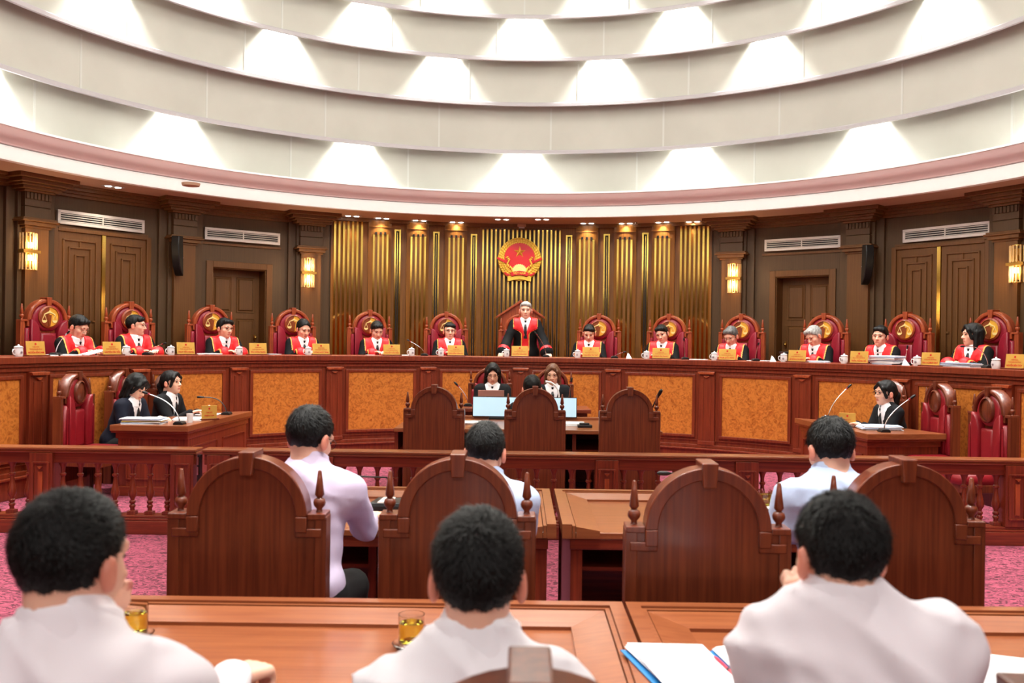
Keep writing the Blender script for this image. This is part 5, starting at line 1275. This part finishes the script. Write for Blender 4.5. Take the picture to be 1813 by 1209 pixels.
# phone, folder, papers
def flat(name, px, py, z, w, d, h, rz_, mat, label, cat, bev=.003):
    Y = (HC-z)*F/((py-(px-AX)*ROLL)-HY); m = MB(); m.bx(-w/2, w/2, -d/2, d/2, 0, h); o = m.build(name, mat, None, bevel=bev); o.location = ((px-AX)*Y/F, Y, z); o.rotation_euler = (0, 0, rz_); return tag(o, label, cat) if label else o
e = empty('smartphone', ((295-AX)*2.66/F, 2.66, .7445), -.25, 'dark smartphone with a pale screen beside the nearest man at left', 'phone')
m = MB(); m.bx(-.038, .038, -.078, .078, 0, .009); m.build('phone_case', BLACK, e, bevel=.004); m = MB(); m.bx(-.034, .034, -.070, .070, .009, .0098); m.build('screen', pm('phone_screen', (150, 190, 176), .15), e)
e = empty('folder', (.50, 2.40, .788), 0, 'open blue plastic folder with white papers on the nearest right desk', 'folder')
def dpt(px, py, z=.792): Y = (HC-z)*F/((py-(px-AX)*ROLL)-HY); return Vector(((px-AX)*Y/F, Y))
def sheetpoly(pts, z0, z1, name, mat, parent):
    m = MB(); q = [dpt(*p) - Vector((.50, 2.40)) for p in pts]; m.prism([(v.x, v.y) for v in q], z0, z1, 'Z'); return m.build(name, mat, parent)
sheetpoly([(1105, 1150), (1255, 1156), (1330, 1240), (1215, 1262)], .001, .004, 'left_cover', BLUE, e)
sheetpoly([(1255, 1156), (1275, 1150), (1355, 1225), (1330, 1240)], .001, .005, 'spine', BLUE, e)
sheetpoly([(1275, 1150), (1420, 1150), (1500, 1225), (1355, 1240)], .001, .004, 'right_cover', BLUE, e)
for k in range(3):
    sheetpoly([(1113+k*2, 1150-k), (1246+k*2, 1153-k), (1330, 1230), (1230-k*6, 1262)], .012+.004*k, .0135+.004*k, 'paper_sheet', PAPER, e)
    sheetpoly([(1268+k*3, 1153), (1370, 1141-k), (1450, 1220), (1350, 1232)], .010+.003*k, .0115+.003*k, 'paper_sheet', PAPER, e)
a, b = dpt(1272, 1162, .812), dpt(1322, 1207, .812)
e = empty('pen', (a.x, a.y, .812), 0, 'red pen lying in the fold of the blue folder', 'pen'); m = MB(); d = Vector((b.x-a.x, b.y-a.y, -.003))*1.2; m.tube([(0, 0, 0), d*.08, d*.95, d], [.002, .005, .005, .003], 10); m.build('pen_barrel', REDP, e, 60); m = MB(); m.tube([d*.42, d*.47], .0056, 10); m.build('pen_band', BLACK, e, 60)
flat('paper_stack', 1785, 1192, .745, .21, .30, .006, -.35, PAPER, 'white papers at the right edge of the nearest right desk', 'papers', 0)
flat('paper_stack', 622, 908, .745, .21, .29, .008, -.2, PAPER, 'white papers under the writing hand on the middle left desk', 'papers', 0)
flat('paper_stack', 1392, 915, .745, .24, .42, .010, .35, PAPER, 'white papers in front of the man in pale blue at the middle right desk', 'papers', 0)
e = empty('pen', (at(662, 905, 4.62).x, 4.60, .79), 0, 'dark blue pen in the hand of the man in lilac-white', 'pen'); m = MB(); m.tube([(-.03, 0, -.02), (.05, .02, .02)], .0045, 8); m.build('pen_barrel', pm('blue_pen', (50, 40, 140), .4), e, 60)
e = empty('shoulder_bag', (at(605, 1060, 3.75).x, 3.78, .30), 0, 'black leather bag beside the leftmost middle-row chair', 'bag')
m = MB(); m.prism([(-.10, 0), (.10, 0), (.11, .16), (.08, .22), (-.08, .22), (-.11, .16)], 0, 0, 'Y', layers=[(-.05, .02), (-.04, 0), (.04, 0), (.05, .02)]); m.build('bag_body', SHOE, e, 50, bevel=.006); m = MB(); m.tube([(-.07, 0, .2), (-.04, -.01, .30), (.04, -.01, .30), (.07, 0, .2)], .008, 8); m.build('bag_strap', SHOE, e, 60); m = MB(); m.tube([(.06, -.055, .12), (.085, -.057, .15)], .006, 6); m.build('buckle', CHROME, e, 60)
# papers on the judges' bench
def stack(px, inset, w, d, n, h, label, mats=(PAPER,), rz_=0.0, jit=.01):
    (X, Y, z), r = bench_pt(px, inset+.12); e = empty('paper_stack', (X, Y, z), r+rz_, label, 'papers', 'papers on the judges bench'); r2 = random.Random(int(px))
    for k in range(n):
        m = MB(); jx, jy = r2.uniform(-jit, jit), r2.uniform(-jit, jit); m.box((jx, jy, h*(k+.5)/n), (w, d, h/n*.8), rotz(r2.uniform(-.12, .12)*(1 if n > 1 else 0))); m.build('document', mats[k % len(mats)], e)
    return e
stack(112, .22, .34, .22, 2, .014, 'papers in front of the leftmost judge'); stack(88, .12, .10, .15, 1, .012, 'small papers beside the first nameplate')
o = stack(166, .24, .26, .20, 2, .012, 'papers propped up at the right hand of the leftmost judge'); o.rotation_euler[1] = -.22; o.location.z += .03
stack(372, .22, .26, .2, 3, .02, 'papers in front of the third judge from the left'); stack(480, .2, .22, .16, 2, .014, 'white papers left of the woman judge fourth from the left', jit=.03)
stack(222, .18, .2, .16, 1, .01, 'papers under the second mug'); stack(715, .18, .3, .18, 2, .012, 'papers right of the fifth judge from the left', jit=.03)
stack(1345, .22, .3, .18, 1, .012, 'sheet right of the bowed grey-haired judge'); stack(1238, .22, .25, .16, 1, .010, 'sheet left of the bowed grey-haired judge'); stack(1450, .18, .26, .18, 3, .025, 'papers in front of the silver-haired judge', (PAPER, PAPERB), jit=.02)
stack(1570, .20, .36, .24, 8, .115, 'tall stack of white and blue files in front of the dark-haired judge', (PAPERB, PAPER, PAPER), jit=.02)
stack(1700, .16, .44, .22, 4, .05, 'loose files in front of the woman judge at the right end', (PAPER, PAPERB), jit=.035); stack(655, .22, .12, .1, 1, .01, 'sheet under the hands of the fifth judge from the left')
for px, lb in ((1113, 'crumpled white tissue right of the standing judge'), (1368, 'crumpled white tissue left of the silver-haired judge'), (1603, 'folded white tissue right of the stack of files')):
    (X, Y, z), r = bench_pt(px, .15); m = MB(); m.add([(-.04, -.03, 0), (.05, -.02, 0), (.04, .03, 0), (-.03, .03, 0), (-.012, 0, .085), (.012, .008, .07), (0, -.015, .045)], [(0, 1, 6), (1, 5, 6), (6, 5, 4), (0, 6, 4), (1, 2, 5), (2, 3, 5), (3, 4, 5), (3, 0, 4), (3, 2, 1, 0)]); o = m.build('paper_tissue', PAPER, None); o.location = (X, Y, z); tag(o, lb, 'tissue', 'tissues on the bench')
# left and right side desks
def dstack(x, y, w, d, n, h, rz_, label, mats=(PAPER,), z=.765):
    e = empty('paper_stack', (x, y, z), rz_, label, 'papers'); r2 = random.Random(int(x*100))
    for k in range(n): m = MB(); m.box((r2.uniform(-.02, .02), r2.uniform(-.02, .02), h*(k+.5)/n), (w, d, h/n*.75), rotz(r2.uniform(-.1, .1))); m.build('document', mats[k % len(mats)], e)
YEL = pm('yellow_index_tab', (226, 206, 60), .6)
dstack(-4.07, 9.82, .42, .26, 7, .065, .05, 'thick pile of dog-eared files at the front of the left side desk', (PAPER, PAPERB, PAPER, YEL))
dstack(-3.80, 10.35, .30, .30, 3, .02, .2, 'papers in the middle of the left side desk'); dstack(-3.78, 11.0, .26, .3, 2, .012, .1, 'papers in front of the woman with the ponytail')
dstack(4.08, 10.25, .42, .30, 6, .05, -.1, 'pile of papers in front of the woman with glasses', (PAPER, PAPER, PAPERB)); dstack(3.98, 10.75, .3, .25, 2, .012, .1, 'papers at the back of the right side desk')
dstack(.62, 10.35, .26, .3, 3, .03, 0, 'papers right of the middle clerk chair', z=.76); dstack(-.55, 10.4, .4, .3, 2, .02, 0, 'papers left of the middle clerk chair', z=.76)
def side_plate(px, py, Y, rz_, label):
    p = at(px, py, Y); e = empty('nameplate', (p.x, Y, .765), rz_, label, 'nameplate'); m = MB(); m.bx(-.09, .09, -.004, .004, .015, .165); m.build('plate', GOLDP, e, bevel=.002); m = MB(); m.bx(-.10, .10, -.05, .05, 0, .018); m.build('base', CHAIRW, e, bevel=.003)
    m = MB(); m.prism(circ(0, .13, .011, 0, 2*PI, 12)[:-1], -.0055, -.004, 'Y'); m.build('red_crest', REDL, e)
    letters('TH\u01af K\u00dd', .020, REDL, e, (0, -.0048, .085), maxw=.1); letters('PHI\u00caN T\u00d2A', .022, REDL, e, (0, -.0048, .05), maxw=.14)
side_plate(372, 735, 10.35, .75, 'gold nameplate with red lettering on the left side desk'); side_plate(1502, 738, 10.5, -.45, 'gold nameplate with red lettering on the right side desk')
# monitors and laptop
def monitor(px0, px1, label):
    Y = 10.98; x0, x1 = (px0-AX)*Y/F, (px1-AX)*Y/F; w = x1-x0; e = empty('monitor', ((x0+x1)/2, Y, .79), 0, label, 'monitor', 'monitors on the clerks table'); h = .235
    m = MB(); m.bx(-w/2, w/2, -.0, .03, 0.0, h+.012); m.build('monitor_case', BLACK, e, bevel=.004); m = MB(); m.bx(-w/2+.008, w/2-.008, -.003, 0, .010, h+.004); m.build('screen', SCREEN, e); m = MB(); m.bx(-.1, .1, -.02, .10, -.03, .0); m.build('stand', BLACK, e, bevel=.004)
monitor(838, 926, 'flat monitor with a pale blue screen, left of the middle clerk chair'); monitor(934, 1023, 'flat monitor with a pale blue screen, right of the middle clerk chair')
p = at(871, 705, 11.55); e = empty('laptop', (p.x, 11.6, .865), 0, 'rose-coloured laptop, its lid towards us, in front of the long-haired clerk', 'laptop')
m = MB(); m.bx(-.165, .165, -.11, .11, 0, .014); m.build('keyboard_base', LAPT, e, bevel=.004); m = MB(); m.bx(-.165, .165, -.004, .004, 0, .215, Matrix.Translation((0, -.11, .012)) @ Matrix.Rotation(.15, 4, 'X')); m.build('laptop_lid', LAPT, e, bevel=.004)
e = empty('ink_pad', (at(1036, 752, 10.2).x, 10.1, .76), 0, 'small black box on the clerks table between the chairs', 'box'); m = MB(); m.bx(-.08, .08, -.06, .06, 0, .03); m.build('box_body', BLACK, e, bevel=.006); m = MB(); m.bx(-.06, .05, -.04, .04, .03, .05); m.build('box_lid', BLACK, e, bevel=.006)
dstack(at(916, 702, 11.6).x, 11.75, .22, .16, 3, .05, 0, 'yellow files on the clerks desk between the two women', (YEL, CREAM), z=.865)
m = MB(); m.bx(-.05, .05, -.12, .12, 0, .03); o = m.build('file_box', BLACK, None, bevel=.004); o.location = (at(1385, 620, 13).x, 0, 0); (X, Y, z), r = bench_pt(1394, .42); o.location = (X, Y, z+.11); o.scale = (1.6, 1, 1); tag(o, 'black flat case behind the nameplate of the silver-haired judge', 'case')
